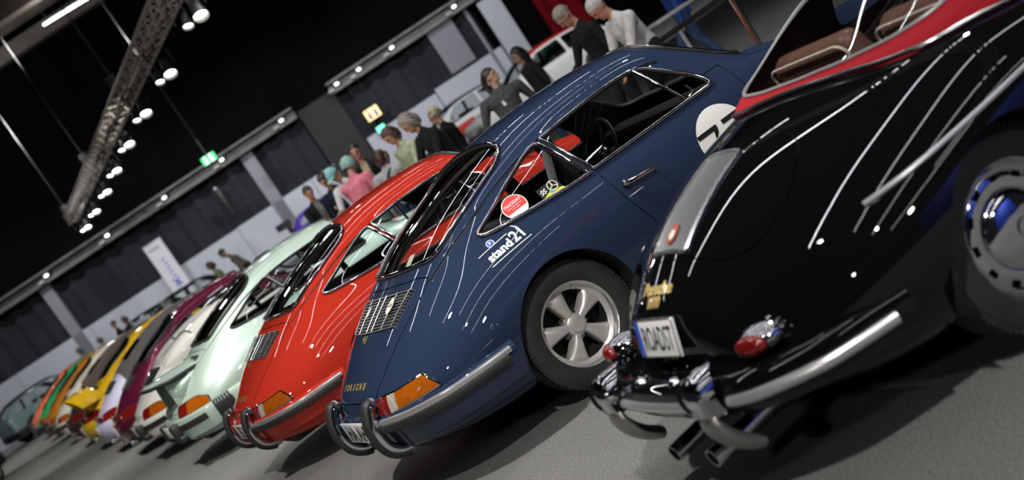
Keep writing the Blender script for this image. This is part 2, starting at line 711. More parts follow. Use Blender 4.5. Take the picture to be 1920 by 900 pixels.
WY = 46.0
struct(G().add([(-30, -14, 0), (26, -14, 0), (26, 48, 0), (-30, 48, 0)], [(0, 1, 2, 3)]), 'floor', carpet_mat())
M_CEIL = mat('dark_ceiling', (.045, .038, .032), rough=.8)
M_BEAM = mat('brown_roof_beam', (.11, .092, .075), rough=.6, noise=(1.5, .7, 1.2))
M_BLACKC = mat('black_molton', (.0030, .0028, .0036), rough=.95, spec=.03)
M_GREYC = mat('slate_curtain', (.026, .028, .031), rough=.9, spec=.05, noise=(.6, .8, 1.15))
M_PANEL = mat('pale_grey_board', (.42, .43, .47), rough=.7, noise=(.4, .95, 1.04))
M_COLUMN = mat('grey_column', (.20, .20, .22), rough=.6)
M_RAIL = mat('dusty_rail', (.13, .127, .12), rough=.5, metal=.3, noise=(2, .7, 1.2))
M_SIDE = mat('bluegrey_wall', (.15, .155, .18), rough=.7)
struct(G().box((-2, 17, 12.6), (56, 62, .2)), 'ceiling', M_CEIL)
for i, (y, z, h, d) in enumerate(((45.2, 11.1, .5, .5), (42.6, 11.3, .35, .5), (39.2, 11.0, .75, .6), (35.4, 11.6, .4, .5), (31.8, 11.2, .8, .6), (27.0, 11.4, .6, .6), (21.0, 11.4, .6, .6), (14.0, 11.4, .6, .6))):
    struct(G().box((-2, y, z), (54, d, h)), 'trim_%d' % (i + 1), M_BEAM)


def pleats(x0, x1, y, z0, z1, depth, period, nm, m, ragged=0.0):
    g = G()
    n = int((x1 - x0) / period * 8)
    V = []
    for i in range(n + 1):
        x = x0 + (x1 - x0) * i / n
        ph = x / period * 2 * PI
        w = depth * (math.sin(ph) + .4 * math.sin(ph * .37 + 1))
        V += [(x, y + w, z0 + ragged * math.sin(x * 3.1) * math.sin(x * 1.3)), (x, y + w, z1)]
    g.add(V, [(2 * i, 2 * i + 2, 2 * i + 3, 2 * i + 1) for i in range(n)])
    return struct(g, nm, m, True)


pleats(-27, 20, WY + .55, .0, 12.4, .10, 1.4, 'wall_back', M_BLACKC)
pleats(-20.0, -3.9, WY + .10, 1.55, 4.1, .09, .75, 'wall_back_lower', M_GREYC, .02)
pleats(-2.35, 3.2, WY + .10, 1.2, 4.1, .09, .75, 'wall_back_lower', M_GREYC, .02)
# pale boards along the foot of the wall
bx = [-20.2, -17.1, -14.0, -10.9, -7.8, -4.72, -3.75]
for a, b in zip(bx[:-1], bx[1:]):
    struct(G().box(((a + b) / 2, WY - .12, 1.0), (b - a - .02, .10, 1.99 if a < -8 else 2.03)), 'trim_board', M_PANEL)
for a, b, h in ((-2.3, .6, 2.12), (.62, 3.42, 2.24)):
    struct(G().box(((a + b) / 2, WY - .12, h / 2), (b - a - .02, .10, h)), 'trim_board', M_PANEL)
struct(G().box((3.86, WY - .35, 1.95), (.78, .10, 3.9)), 'trim_panel', M_PANEL)
struct(G().box((1.95, WY - .2, 3.2), (1.0, .10, 1.7)), 'trim_panel', mat('mid_grey_board', (.20, .20, .22), rough=.7))
for x, w in ((-14.52, .42), (-6.12, .46), (3.02, .12)):
    struct(G().box((x, WY - .02, 2.1), (w, .3, 4.1)), 'trim_column', M_COLUMN)
# overhead ledge of three rails, with a gap over the dark passage
for a, b in ((-21, -3.87), (-2.42, 4.3)):
    g = G()
    for z, h, d, y in ((4.10, .10, .5, -.25), (4.24, .14, .34, -.17), (4.42, .07, .62, -.31), (4.05, .05, .12, -.45)):
        g.box(((a + b) / 2, WY + y, z), (b - a, d, h))
    struct(g, 'trim_ledge', M_RAIL)
struct(G().box((-3.1, WY + .05, 2.1), (1.45, .2, 4.2)), 'trim_passage', mat('passage_dark', (.020, .016, .016), rough=.8))  # dark panel where the passage opens; its darkness is in the colour
struct(G().box((-19.3, 22, 2.2), (.2, 50, 4.4)), 'wall_left', M_SIDE)
struct(G().box((-19.15, 22, .5), (.06, 50, .08)), 'baseboard_left', mat('dark_rail', (.02, .02, .025), rough=.6))
# red lit drape at the right end
pleats(4.35, 5.15, WY - .5, .0, 6.0, .05, .5, 'wall_dark_drape', M_BLACKC)
pleats(5.15, 6.6, WY - .4, .0, 6.0, .07, .55, 'wall_red_drape', mat('red_drape', (.13, .004, .008), rough=.9, spec=.05))
pleats(6.6, 12, WY - .5, .0, 6.0, .05, .5, 'wall_dark_drape', M_BLACKC)
spot((6.0, 43.2, 4.6), (6.1, 45.6, .8), 60, angle=30, radius=.1, col=(1.0, .25, .25))

# small paired lamps on the ledge
lamp_face = lamp_mat('ledge_lamp_face', (.92, .97, 1.0), 5.0)
for i, x in enumerate((-14.07, -11.56, -9.2, -6.83, -4.37, -2.08, -1.17, .19, 2.76)):
    c = empty('ledge_lamp', 'small cool white lamp on the grey ledge of the back wall, %s from the left' % ('first second third fourth fifth sixth seventh eighth ninth'.split()[i]), 'lamp', (x, WY - .62, 4.26), 0, 'small lamps along the back wall ledge')
    g = G().box((0, .12, .02), (.26, .20, .16), None, 0, .02)
    g.build('lamp_body', HOUSING, c)
    G().box((0, .0, -.02), (.14, .06, .07), None, 0, .02).build('lamp_face', lamp_face, c)
    G().box((-.28, .05, -.12), (.22, .10, .07), None, 0, .02).build('lamp_reflector', TUBE_BODY, c)

# lit signs
def sign_box(name, label, loc, w, h, face, marks, rz=0):
    c = empty(name, label, 'sign', loc, rz)
    G().box((0, .04, 0), (w + .03, .08, h + .03), None, 0, .01).build('sign_case', HOUSING, c)
    G().box((0, -.006, 0), (w, .012, h)).build('sign_face', face, c)
    if marks:
        g = G()
        for kind, x, z, a, b in marks:
            if kind == 'o': g.sphere((x, -.016, z), (a, .006, a), seg=12, rings=6)
            else: g.tube([(x, -.018, z), (a, -.018, b)], .028 * h / .3, n=6, flat=(1, .3), up=(0, 1, 0))
        g.build('sign_pictogram', lamp_mat('sign_mark_' + name, marks_col[name], 3.0), c)
    return c


marks_col = {'exit_sign': (.95, 1, .95), 'restroom_sign': (.03, .04, .12), 'door_sign': (.9, 1, .95)}
fig = lambda x, s: [('o', x, .13 * s, .045 * s, 0), ('l', x, .06 * s, x, -.05 * s), ('l', x, -.05 * s, x - .05 * s, -.16 * s), ('l', x, -.05 * s, x + .06 * s, -.15 * s), ('l', x - .07 * s, 0, x + .07 * s, .04 * s)]
es = sign_box('exit_sign', 'green lit exit sign hanging from a thin rod before the black drape', (-6.95, 44.0, 4.42), .50, .27, lamp_mat('exit_green', (.05, .85, .22), 2.2), fig(-.12, .8) + fig(.1, .8))
G().tube([(0, .04, .15), (0, .04, .75)], .03, n=10).build('sign_rod', HOUSING, es)
G().tube([(0, .04, .75), (0, .04, 7.6)], .012, n=6).build('sign_cable', MT['soft_chrome'], es)
rs = sign_box('restroom_sign', 'yellow lit sign with two dark figures beside the dark passage', (-1.62, 45.6, 2.74), .52, .40, lamp_mat('sign_yellow', (1.0, .74, .34), 2.2), fig(-.12, 1.0) + fig(.12, 1.0))
ds = sign_box('door_sign', 'small pale green lit sign below the yellow sign', (-1.66, 45.6, 2.14), .30, .20, lamp_mat('sign_mint', (.16, 1.0, .62), 3.0), [])
for s in (-.2, .2): G().tube([(s, .04, .2), (s, .04, 1.32)], .012, n=6).build('sign_rod', HOUSING, rs)
for s in (-.12, .12): G().tube([(s, .06, .1), (s, .06, .385)], .012, n=6).build('sign_rod', HOUSING, ds)
# dark wall fixture on the grey drape
wf = empty('wall_fixture', 'narrow dark lamp fixture hung on the slate drape', 'wall_box', (-7.6, 45.75, 3.0))
G().box((0, 0, 0), (.16, .16, 1.1), None, 0, .03).build('fixture_case', HOUSING, wf)
G().sphere((-.02, -.1, .55), .06).build('fixture_bracket', TUBE_BODY, wf)

# roll-up banner
bn = empty('banner', 'tall white banner with blue lettering standing before the slate drape', 'banner', (-10.35, 44.9, 0), math.radians(4))
G().box((0, 0, 1.72), (.68, .012, 2.9)).build('banner_cloth', mat('banner_cloth', (.62, .59, .62), rough=.7), bn)
G().box((0, .02, .24), (.74, .12, .10), None, 0, .02).build('banner_foot', TUBE_BODY, bn)
G().box((0, .0, 3.18), (.70, .03, .04)).build('banner_rail', TUBE_BODY, bn)
for s in (-.3, .3): G().tube([(s, .03, 0), (s, .03, .22)], .02).build('banner_leg', HOUSING, bn)
g = G()
for i in range(9):
    z = 2.45 - i * .17
    if i == 5:
        for s in (-1, 1): g.tube([(-.11, -.012, z + .12 * s), (.11, -.012, z - .12 * s)], .028, n=6, flat=(1, .2), up=(0, 1, 0))
    else:
        g.tube([(-.06 + .02 * math.sin(i * 2), -.012, z), (.06, -.012, z + .09), (.07 - .03 * math.cos(i), -.012, z + .02)], .018, n=6, flat=(1, .2), up=(0, 1, 0))
g.build('banner_lettering', MT['blueprint'], bn)
G().box((-.05, -.009, 2.95), (.42, .004, .10)).build('banner_heading', mat('grey_print', (.35, .34, .33), rough=.6), bn)

# ------------------------------------------------------------------ lighting truss with its spot lamps
TA, TB = Vector((-11.95, 44.3, 5.30)), Vector((6.35, -.9, 5.30))
tr = empty('lighting_truss', 'long square lattice truss hanging over the row of cars', 'truss', TB)
td = (TA - TB).normalized()
tl = (TA - TB).length
tn = Vector((-td.y, td.x, 0))
hw = .16
M_TRUSS = mat('truss_alloy', (.58, .52, .46), rough=.5, metal=.35)
for sy in (-1, 1):
    for sz in (-1, 1):
        o = tn * hw * sy + Vector((0, 0, hw * sz))
        G().tube([o, o + td * tl], .028, n=8).build('truss_chord', M_TRUSS, tr)
g = G()
nb = int(tl / .36)
for face in range(4):
    for i in range(nb):
        a, b = i * tl / nb, (i + 1) * tl / nb
        if i % 2: a, b = b, a
        if face < 2:
            o = Vector((0, 0, hw * (1 if face else -1)))
            p, q = o + tn * hw + td * a, o - tn * hw + td * b
        else:
            o = tn * hw * (1 if face == 2 else -1)
            p, q = o + Vector((0, 0, hw)) + td * a, o + Vector((0, 0, -hw)) + td * b
        g.tube([p, q], .013, n=5, caps=False)
lat = g.build('truss_lattice', M_TRUSS, tr)
lat['kind'] = 'stuff'
for t in (.995, .80, .62, .40, .15):
    p = td * tl * t
    G().tube([p + Vector((0, 0, .16)), p + Vector((0, 0, 6.9))], .014, n=6).build('truss_cable', MT['soft_chrome'], tr)
    G().box(p + Vector((0, 0, .34)), (.22, .22, .30), None, 0, .03).build('chain_hoist', HOUSING, tr)

cone = G().lathe([(.05, .30), (.085, .26), (.10, .10), (.125, -.02), (.135, -.10), (.128, -.10), (.11, -.02), (.085, .08)], n=24, axis='z').mesh('lamp_can', sharp=40)
lens = G().lathe([(0, -.055), (.06, -.05), (.115, -.03), (.118, .0), (0, .02)], n=24, axis='z').mesh('lamp_lens')
yoke = G().tube([(-.16, 0, .06), (-.17, 0, .30), (-.08, 0, .42), (.08, 0, .42), (.17, 0, .30), (.16, 0, .06)], .014, n=6).mesh('lamp_yoke')
clampm = G().tube([(0, 0, .40), (0, 0, .50)], .03, n=8).mesh('lamp_clamp')
door_m = G().box((0, .15, -.15), (.20, .012, .16), Matrix.Rotation(.5, 3, 'X')).mesh('barn_door')
WORDS = ['first', 'second', 'third', 'fourth', 'fifth', 'sixth', 'seventh', 'eighth']
SPOTS = [(-10.8, 41.1), (-9.5, 37.9), (-8.12, 34.5), (-6.87, 31.2), (-5.62, 27.96), (-4.45, 25.06), (-3.25, 22.35), (-1.94, 19.04)]
for i, (x, y) in enumerate(SPOTS):
    lab = 'twin white spot lamp under the truss, ' + ('furthest down the row' if i == 0 else ('nearest the camera' if i == 7 else WORDS[i] + ' from the far end'))
    c = empty('spot_lamp', lab, 'lamp', (x, y, 4.57), 0, 'twin spot lamps hanging under the truss')
    off = TA - Vector((x, y, 0)); off.z = 0
    near_ = (Vector((TA.x, TA.y, 0)) - td * (off.dot(Vector((td.x, td.y, 0)))) - Vector((x, y, 0)))
    near_.z = .522
    G().tube([(-.26, .28, .50), (0, 0, .50), tuple(near_)], .018, n=8).build('lamp_bar', HOUSING, c)
    for j, (dx, dy, tilt) in enumerate(((0, 0, (-.55, .25)), (-.26, .28, (-.45, .35)))):
        R = (math.radians(-22 if j else -30), math.radians(20 if j else 14), .4)
        can = link('lamp_can', cone, HOUSING, c)
        can.location, can.rotation_euler = (dx, dy, 0), R
        can.scale = (.62,) * 3 if j else (.9,) * 3
        link('lamp_lens', lens, LAMP_HOT, can)
        y_ = link('lamp_yoke', yoke, HOUSING, c)
        y_.location = (dx, dy, 0)
        k_ = link('lamp_clamp', clampm, HOUSING, c)
        k_.location = (dx, dy, 0)

# ------------------------------------------------------------------ long tubes in the roof
def tube_light(loc, length, heading, label, group, z_cable=12.4):
    c = empty('tube_light', label, 'ceiling light', loc, heading, group)
    G().box((0, 0, .03), (length, .09, .05), None, 0, .01).build('light_body', TUBE_BODY, c)
    G().box((0, 0, -.008), (length - .05, .034, .022), None, 0, .008).build('light_tube', LAMP_TUBE, c)
    for s in (-.4, .4): G().tube([(s * length, 0, .05), (s * length, 0, z_cable - loc[2])], .006, n=5).build('light_cable', MT['soft_chrome'], c)
    return c


tube_light((-7.1, 39.6, 10.0), 1.9, math.radians(10), 'single white tube light in the roof at the top left corner', None)
pl_ = bpy.data.lights.new('roof_fill', 'POINT'); pl_.energy = 260; pl_.shadow_soft_size = .4  # added point lights that brighten the roof beams
po_ = bpy.data.objects.new('roof_fill', pl_); COL.objects.link(po_); po_.location = (-7.1, 38.9, 9.75)
po2 = bpy.data.objects.new('roof_fill', pl_); COL.objects.link(po2); po2.location = (-12.5, 41.5, 10.0)
for k, al, L in ((-4.4, 1.5, 9), (-2.6, 1.0, 9), (-1.3, 2.2, 10), (-.3, 1.2, 9), (.8, 2.0, 10), (2.2, 1.5, 10), (4.0, 1.5, 10)):
    tube_light(row_point(k, al, 7.6), L, YAW, 'long thin tube light hung across the row of cars', 'long tube lights hung across the row')
# ------------------------------------------------------------------ wheels (axis along y, outer face towards -y)
TIRE_R = 0.312


def tire_mesh():
    if 'tire' in CACHE: return CACHE['tire']
    g = G()
    R = TIRE_R
    half = [(.204, -.060), (.212, -.071), (.232, -.079), (.258, -.0815), (.280, -.079), (.294, -.074), (.2945, -.0725),
            (.303, -.068), (R - .003, -.060), (R, -.050)]
    for y in (-.034, -.012, .012, .034):
        half += [(R, y - .004), (R - .006, y - .0025), (R - .006, y + .0025), (R, y + .004)]
    half += [(R, .050), (R - .003, .060), (.303, .068), (.280, .079), (.258, .0815), (.232, .079), (.204, .060)]
    g.lathe(half, n=96)
    # tread blocks on both shoulders
    for s in (-1, 1):
        for k in range(96):
            a = 2 * PI * k / 96
            Rm = Matrix.Rotation(-a, 3, 'Y')
            g.box(Rm @ Vector((R - .008, s * .063, 0)), (.014, .016, .012), Rm)
    CACHE['tire'] = g.mesh('tire', sharp=30)
    return CACHE['tire']


def petal_rim_mesh():
    """five broad petal spokes in a polished lip"""
    if 'rim' in CACHE: return CACHE['rim']
    g = G()
    g.lathe([(.199, -.052), (.206, -.064), (.209, -.066), (.210, -.060), (.207, -.052)], n=96, mi=0)
    g.lathe([(.206, -.065), (.201, -.062), (.196, -.050), (.1945, -.030)], n=96, mi=0)
    g.lathe([(.1945, -.030), (.187, -.022), (.178, -.018), (.172, -.012)], n=96, mi=1)
    g.lathe([(.172, -.012), (.168, .07), (.10, .078), (.0, .078)], n=64, mi=2)
    g.lathe([(.058, .05), (.056, -.020), (.050, -.027), (.040, -.030), (.0, -.030)], n=40, mi=1)
    nr, nw = 14, 10
    for k in range(5):
        ang = PI / 2 + 2 * PI * k / 5 + 0.12
        V, F = [], []
        for i in range(nr + 1):
            u = i / nr
            r = .046 + (.186 - .046) * u
            hw = .0205 + .040 * u ** 1.25
            if u > .8: hw += .012 * ((u - .8) / .2) ** 2
            for j in range(nw + 1):
                w = -1 + 2 * j / nw
                y = -.028 + .012 * u - .010 * (1 - w * w) * math.sin(PI * min(1, u * .95)) + .016 * abs(w) ** 5 * (1 - .3 * u)
                if u > .86: y += .012 * ((u - .86) / .14) ** 2
                tw = w * hw
                V.append((r, y, tw))
            # skirts
            V.append((r, .035, -hw * 1.0))
            V.append((r, .035, hw * 1.0))
        st = nw + 3
        for i in range(nr):
            for j in range(nw):
                F.append((i * st + j, i * st + j + 1, (i + 1) * st + j + 1, (i + 1) * st + j))
            F.append((i * st + nw + 1, i * st, (i + 1) * st, (i + 1) * st + nw + 1))
            F.append((i * st + nw, i * st + nw + 2, (i + 1) * st + nw + 2, (i + 1) * st + nw))
        c, s = math.cos(ang), math.sin(ang)
        V = [(r * c - t * s, y, r * s + t * c) for r, y, t in V]
        g.add(V, F, 1)
        # little boss between spokes carrying the valve
        if k == 0:
            a = ang - .62
            g.sphere((.176 * math.cos(a), -.024, .176 * math.sin(a)), .007, mi=0, seg=8, rings=6)
    CACHE['rim'] = g.mesh('wheel', sharp=40)
    return CACHE['rim']


def cap_mesh():
    if 'cap' in CACHE: return CACHE['cap']
    g = G()
    g.lathe([(.039, -.024), (.039, -.036), (.037, -.039), (.032, -.0405), (.0, -.041)], n=40)
    # raised shield on the cap
    sh = [(-.012, .015), (0, .018), (.012, .015), (.013, .002), (.009, -.010), (0, -.018), (-.009, -.010), (-.013, .002)]
    g.prism(sh, 0, .0016, ((0, -.041, 0), (1, 0, 0), (0, 0, 1), (0, -1, 0)), 0)
    for q in ((-.006, .006), (.006, -.006)):
        g.box((q[0], -.0432, q[1]), (.009, .0012, .009), None, 0)
    CACHE['cap'] = g.mesh('center_cap', sharp=30)
    return CACHE['cap']


def nut_mesh():
    if 'nut' in CACHE: return CACHE['nut']
    g = G()
    g.lathe([(.010, .03), (.010, -.010), (.008, -.014), (0, -.014)], n=6)
    g.lathe([(.013, .03), (.013, .0), (.010, .0)], n=16)
    CACHE['nut'] = g.mesh('lug_nut', sharp=30)
    return CACHE['nut']


def dish_rim_mesh():
    """plain multi-hole disc for the later cars"""
    if 'dish' in CACHE: return CACHE['dish']
    g = G()
    g.lathe([(.200, -.055), (.208, -.065), (.210, -.058), (.205, -.050)], n=64, mi=0)
    g.lathe([(.205, -.06), (.195, -.02), (.190, .03)], n=64, mi=0)
    g.lathe([(.19, .03), (.0, .04)], n=32, mi=2)
    g.lathe([(.06, .02), (.055, -.02), (0, -.026)], n=32, mi=1)
    for k in range(5):
        a = PI / 2 + 2 * PI * k / 5
        c, s = math.cos(a), math.sin(a)
        P = [(.04, -.024), (.12, -.022), (.19, -.034)]
        g.tube([(r * c, y, r * s) for r, y in P], [.024, .022, .026], n=10, mi=1, flat=(1.25, .6), up=(0, 1, 0))
    CACHE['dish'] = g.mesh('wheel', sharp=40)
    return CACHE['dish']


def wheel(car, x, side, style, track, detail=True):
    """one wheel part: rim with tire, cap and nuts below it"""
    rim = petal_rim_mesh() if style == 'petal' else dish_rim_mesh()
    w = link('wheel', rim, [MT['bright'], MT['alloy'], MT['lining']], car)
    w.location = (x, side * track, TIRE_R)
    w.rotation_euler = (0, 0, 0 if side < 0 else PI)
    t = link('tire', tire_mesh(), MT['tire'], w)
    if style == 'petal':
        link('center_cap', cap_mesh(), MT['alloy'], w)
        if detail:
            for k in range(5):
                a = PI / 2 + 2 * PI * (k + .5) / 5 + 0.12
                n = link('lug_nut', nut_mesh(), MT['soft_chrome'], w)
                n.location = (.066 * math.cos(a), .012, .066 * math.sin(a))
    return w


# ------------------------------------------------------------------ the rear-engined coupe body
def low(zb, w2, ws, zs):
    return [(0, zb), (w2 * .55, zb), (w2, zb + .005), (ws, zs)]


COUPE = [
    (-.975, [(0, .43)] * 15),
    (-.945, [(0, .29), (.12, .29), (.2, .29), (.28, .31), (.33, .36), (.345, .42), (.335, .46), (.31, .49), (.28, .512), (.25, .525), (.215, .535), (.185, .541), (.14, .547), (.07, .55), (0, .55)]),
    (-.88, low(.25, .34, .44, .28) + [(.50, .35), (.525, .43), (.51, .485), (.475, .525), (.425, .555), (.375, .575), (.325, .588), (.275, .597), (.2, .606), (.1, .612), (0, .614)]),
    (-.78, low(.23, .44, .56, .26) + [(.625, .355), (.645, .455), (.625, .525), (.58, .578), (.52, .615), (.46, .642), (.40, .66), (.345, .672), (.26, .688), (.14, .698), (0, .702)]),
    (-.65, low(.215, .53, .65, .245) + [(.715, .36), (.735, .48), (.713, .565), (.664, .637), (.60, .69), (.53, .725), (.465, .747), (.41, .76), (.315, .778), (.17, .79), (0, .795)]),
    (-.50, low(.20, .58, .70, .24) + [(.758, .37), (.777, .51), (.757, .61), (.712, .692), (.642, .757), (.57, .803), (.505, .828), (.45, .845), (.355, .865), (.2, .878), (0, .883)]),
    (-.35, low(.195, .61, .72, .24) + [(.775, .38), (.793, .53), (.777, .64), (.735, .74), (.665, .815), (.592, .873), (.53, .905), (.48, .925), (.38, .952), (.2, .968), (0, .973)]),
    (-.15, low(.19, .64, .73, .24) + [(.785, .38), (.801, .545), (.790, .665), (.752, .775), (.680, .865), (.608, .945), (.545, 1.0), (.50, 1.03), (.40, 1.062), (.2, 1.08), (0, 1.086)]),
    (.10, low(.19, .66, .735, .24) + [(.786, .38), (.803, .55), (.796, .68), (.765, .79), (.703, .885), (.633, 1.0), (.557, 1.082), (.51, 1.124), (.40, 1.16), (.2, 1.178), (0, 1.184)]),
    (.35, low(.19, .66, .735, .24) + [(.786, .38), (.803, .55), (.796, .68), (.773, .785), (.726, .866), (.652, 1.018), (.568, 1.135), (.52, 1.187), (.40, 1.232), (.2, 1.254), (0, 1.26)]),
    (.60, low(.19, .66, .735, .24) + [(.786, .38), (.802, .55), (.796, .68), (.775, .782), (.736, .86), (.657, 1.03), (.574, 1.163), (.528, 1.222), (.40, 1.27), (.2, 1.291), (0, 1.297)]),
    (.90, low(.19, .66, .735, .24) + [(.786, .38), (.801, .55), (.795, .68), (.775, .78), (.741, .856), (.664, 1.03), (.58, 1.167), (.535, 1.230), (.41, 1.28), (.2, 1.301), (0, 1.306)]),
    (1.12, low(.19, .66, .735, .24) + [(.785, .38), (.80, .55), (.795, .68), (.776, .78), (.745, .855), (.675, 1.01), (.59, 1.145), (.545, 1.212), (.42, 1.266), (.2, 1.289), (0, 1.295)]),
    (1.27, low(.19, .66, .735, .24) + [(.784, .38), (.80, .55), (.795, .68), (.777, .78), (.747, .854), (.69, .975), (.607, 1.095), (.556, 1.163), (.43, 1.225), (.2, 1.257), (0, 1.265)]),
    (1.43, low(.19, .66, .735, .24) + [(.784, .38), (.80, .55), (.795, .68), (.777, .78), (.748, .853), (.702, .925), (.640, 1.0), (.585, 1.058), (.44, 1.13), (.22, 1.168), (0, 1.178)]),
    (1.58, low(.19, .66, .735, .24) + [(.784, .38), (.80, .55), (.795, .68), (.777, .78), (.748, .850), (.708, .884), (.662, .915), (.604, .952), (.45, 1.02), (.22, 1.062), (0, 1.074)]),
    (1.74, low(.19, .66, .735, .24) + [(.784, .38), (.80, .55), (.795, .675), (.775, .775), (.745, .838), (.71, .852), (.668, .856), (.61, .858), (.46, .898), (.23, .938), (0, .952)]),
    (1.90, low(.19, .66, .735, .24) + [(.784, .38), (.80, .55), (.795, .672), (.772, .77), (.74, .826), (.702, .838), (.658, .828), (.60, .808), (.46, .818), (.23, .84), (0, .848)]),
    (2.2, low(.19, .64, .73, .245) + [(.783, .385), (.80, .545), (.793, .665), (.765, .76), (.73, .803), (.69, .813), (.64, .798), (.57, .76), (.45, .752), (.23, .768), (0, .774)]),
    (2.5, low(.19, .6, .705, .25) + [(.762, .38), (.785, .53), (.777, .65), (.748, .738), (.712, .774), (.672, .784), (.615, .764), (.54, .708), (.43, .692), (.22, .704), (0, .71)]),
    (2.75, low(.195, .54, .645, .255) + [(.71, .36), (.74, .50), (.735, .61), (.712, .69), (.68, .725), (.635, .735), (.575, .71), (.50, .645), (.40, .622), (.2, .632), (0, .638)]),
    (2.95, low(.215, .42, .53, .265) + [(.595, .34), (.63, .46), (.63, .56), (.61, .63), (.58, .655), (.54, .655), (.485, .62), (.42, .568), (.33, .548), (.17, .552), (0, .556)]),
    (3.07, low(.245, .26, .35, .28) + [(.42, .34), (.45, .43), (.45, .50), (.43, .54), (.41, .555), (.38, .55), (.34, .527), (.30, .505), (.24, .49), (.12, .488), (0, .488)]),
    (3.13, [(0, .38)] * 15),
]
WB = 2.211
QUARTER = catmull([(-.150, .930), (-.128, .912), (-.06, .902), (.10, .889), (.30, .876), (.455, .870), (.463, .878), (.44, .95), (.395, 1.09), (.380, 1.118), (.345, 1.122),
                   (.25, 1.093), (.12, 1.045), (.0, .995), (-.09, .958)], 6)
DOORWIN = round_poly([(.497, .874), (1.335, .874), (1.28, .965), (1.085, 1.147), (.95, 1.158), (.65, 1.152), (.412, 1.131)], [.012, .05, .25, .07, .2, .2, .012], 8)
WSCREEN = round_poly([(1.285, 0), (1.265, .25), (1.205, .475), (1.27, .535), (1.43, .588), (1.60, .625), (1.665, .585), (1.76, .40), (1.805, .2), (1.815, 0),
                      (1.805, -.2), (1.76, -.40), (1.665, -.585), (1.60, -.625), (1.43, -.588), (1.27, -.535), (1.205, -.475), (1.265, -.25)], .04, 4)
RWINDOW = round_poly([(.325, 0), (.315, .25), (.27, .46), (.19, .512), (-.07, .518), (-.31, .468), (-.352, .42), (-.388, .2), (-.394, 0),
                      (-.388, -.2), (-.352, -.42), (-.31, -.468), (-.07, -.518), (.19, -.512), (.27, -.46), (.315, -.25)], [.05, .05, .08, .1, .12, .07, .05, .05, .05, .05, .05, .07, .12, .1, .08, .05], 5)
LID = round_poly([(-.460, 0), (-.452, .25), (-.420, .482), (-.60, .452), (-.80, .365), (-.955, .295), (-.955, -.295), (-.80, -.365), (-.60, -.452), (-.420, -.482), (-.452, -.25)],
                 [.05, .05, .035, .1, .1, .02, .02, .1, .1, .035, .05], 5)
GRILLE = round_poly([(-.478, .385), (-.500, .2), (-.505, 0), (-.500, -.2), (-.478, -.385), (-.645, -.335), (-.664, -.15), (-.668, 0), (-.664, .15), (-.645, .335)],
                    [.02, .03, .03, .03, .02, .02, .03, .03, .03, .02], 4)
HOOD = round_poly([(1.845, 0), (1.835, .25), (1.80, .48), (2.2, .50), (2.6, .45), (2.9, .36), (3.03, .26), (3.07, 0), (3.03, -.26), (2.9, -.36), (2.6, -.45), (2.2, -.50), (1.80, -.48), (1.835, -.25)], .05, 4)
DOOR = round_poly([(.492, .93), (.515, .70), (.60, .49), (.635, .34), (.68, .275), (1.38, .275), (1.46, .40), (1.475, .70), (1.44, .93)], [0, .1, .15, .08, .06, .1, .1, .1, 0], 5)


def arch_poly(cx, r, cz=.315):
    pts = [(cx + r * math.cos(a), cz + r * math.sin(a)) for a in np.linspace(-.12, PI + .12, 48)]
    return np.array([(cx + r + .03, .05)] + pts + [(cx - r - .03, .05)])


def sweep_band(path, prof, caps=True):
    """path: plan points (x, y) going round the bumper; prof: (outward, z) loop; returns V, F"""
    P = np.array(path, float)
    n = len(P)
    T = np.gradient(P, axis=0)
    T /= np.linalg.norm(T, axis=1)[:, None]
    Nn = np.stack([T[:, 1], -T[:, 0]], 1)
    V, F = [], []
    m = len(prof)
    for i in range(n):
        for (o, z) in prof:
            V.append((P[i, 0] + Nn[i, 0] * o, P[i, 1] + Nn[i, 1] * o, z))
    for i in range(n - 1):
        for j in range(m):
            k = (j + 1) % m
            F.append((i * m + j, i * m + k, (i + 1) * m + k, (i + 1) * m + j))
    if caps:
        F.append(tuple(range(m - 1, -1, -1)))
        F.append(tuple((n - 1) * m + j for j in range(m)))
    return V, F


# plan line of the tail, left side to right side, a little inside the bumper face
TAIL = catmull([(-.375, .785), (-.55, .765), (-.70, .715), (-.80, .635), (-.875, .52), (-.925, .38), (-.95, .22), (-.958, 0), (-.95, -.22), (-.925, -.38), (-.875, -.52),
                (-.80, -.635), (-.70, -.715), (-.55, -.765), (-.375, -.785)], 6, closed=False)


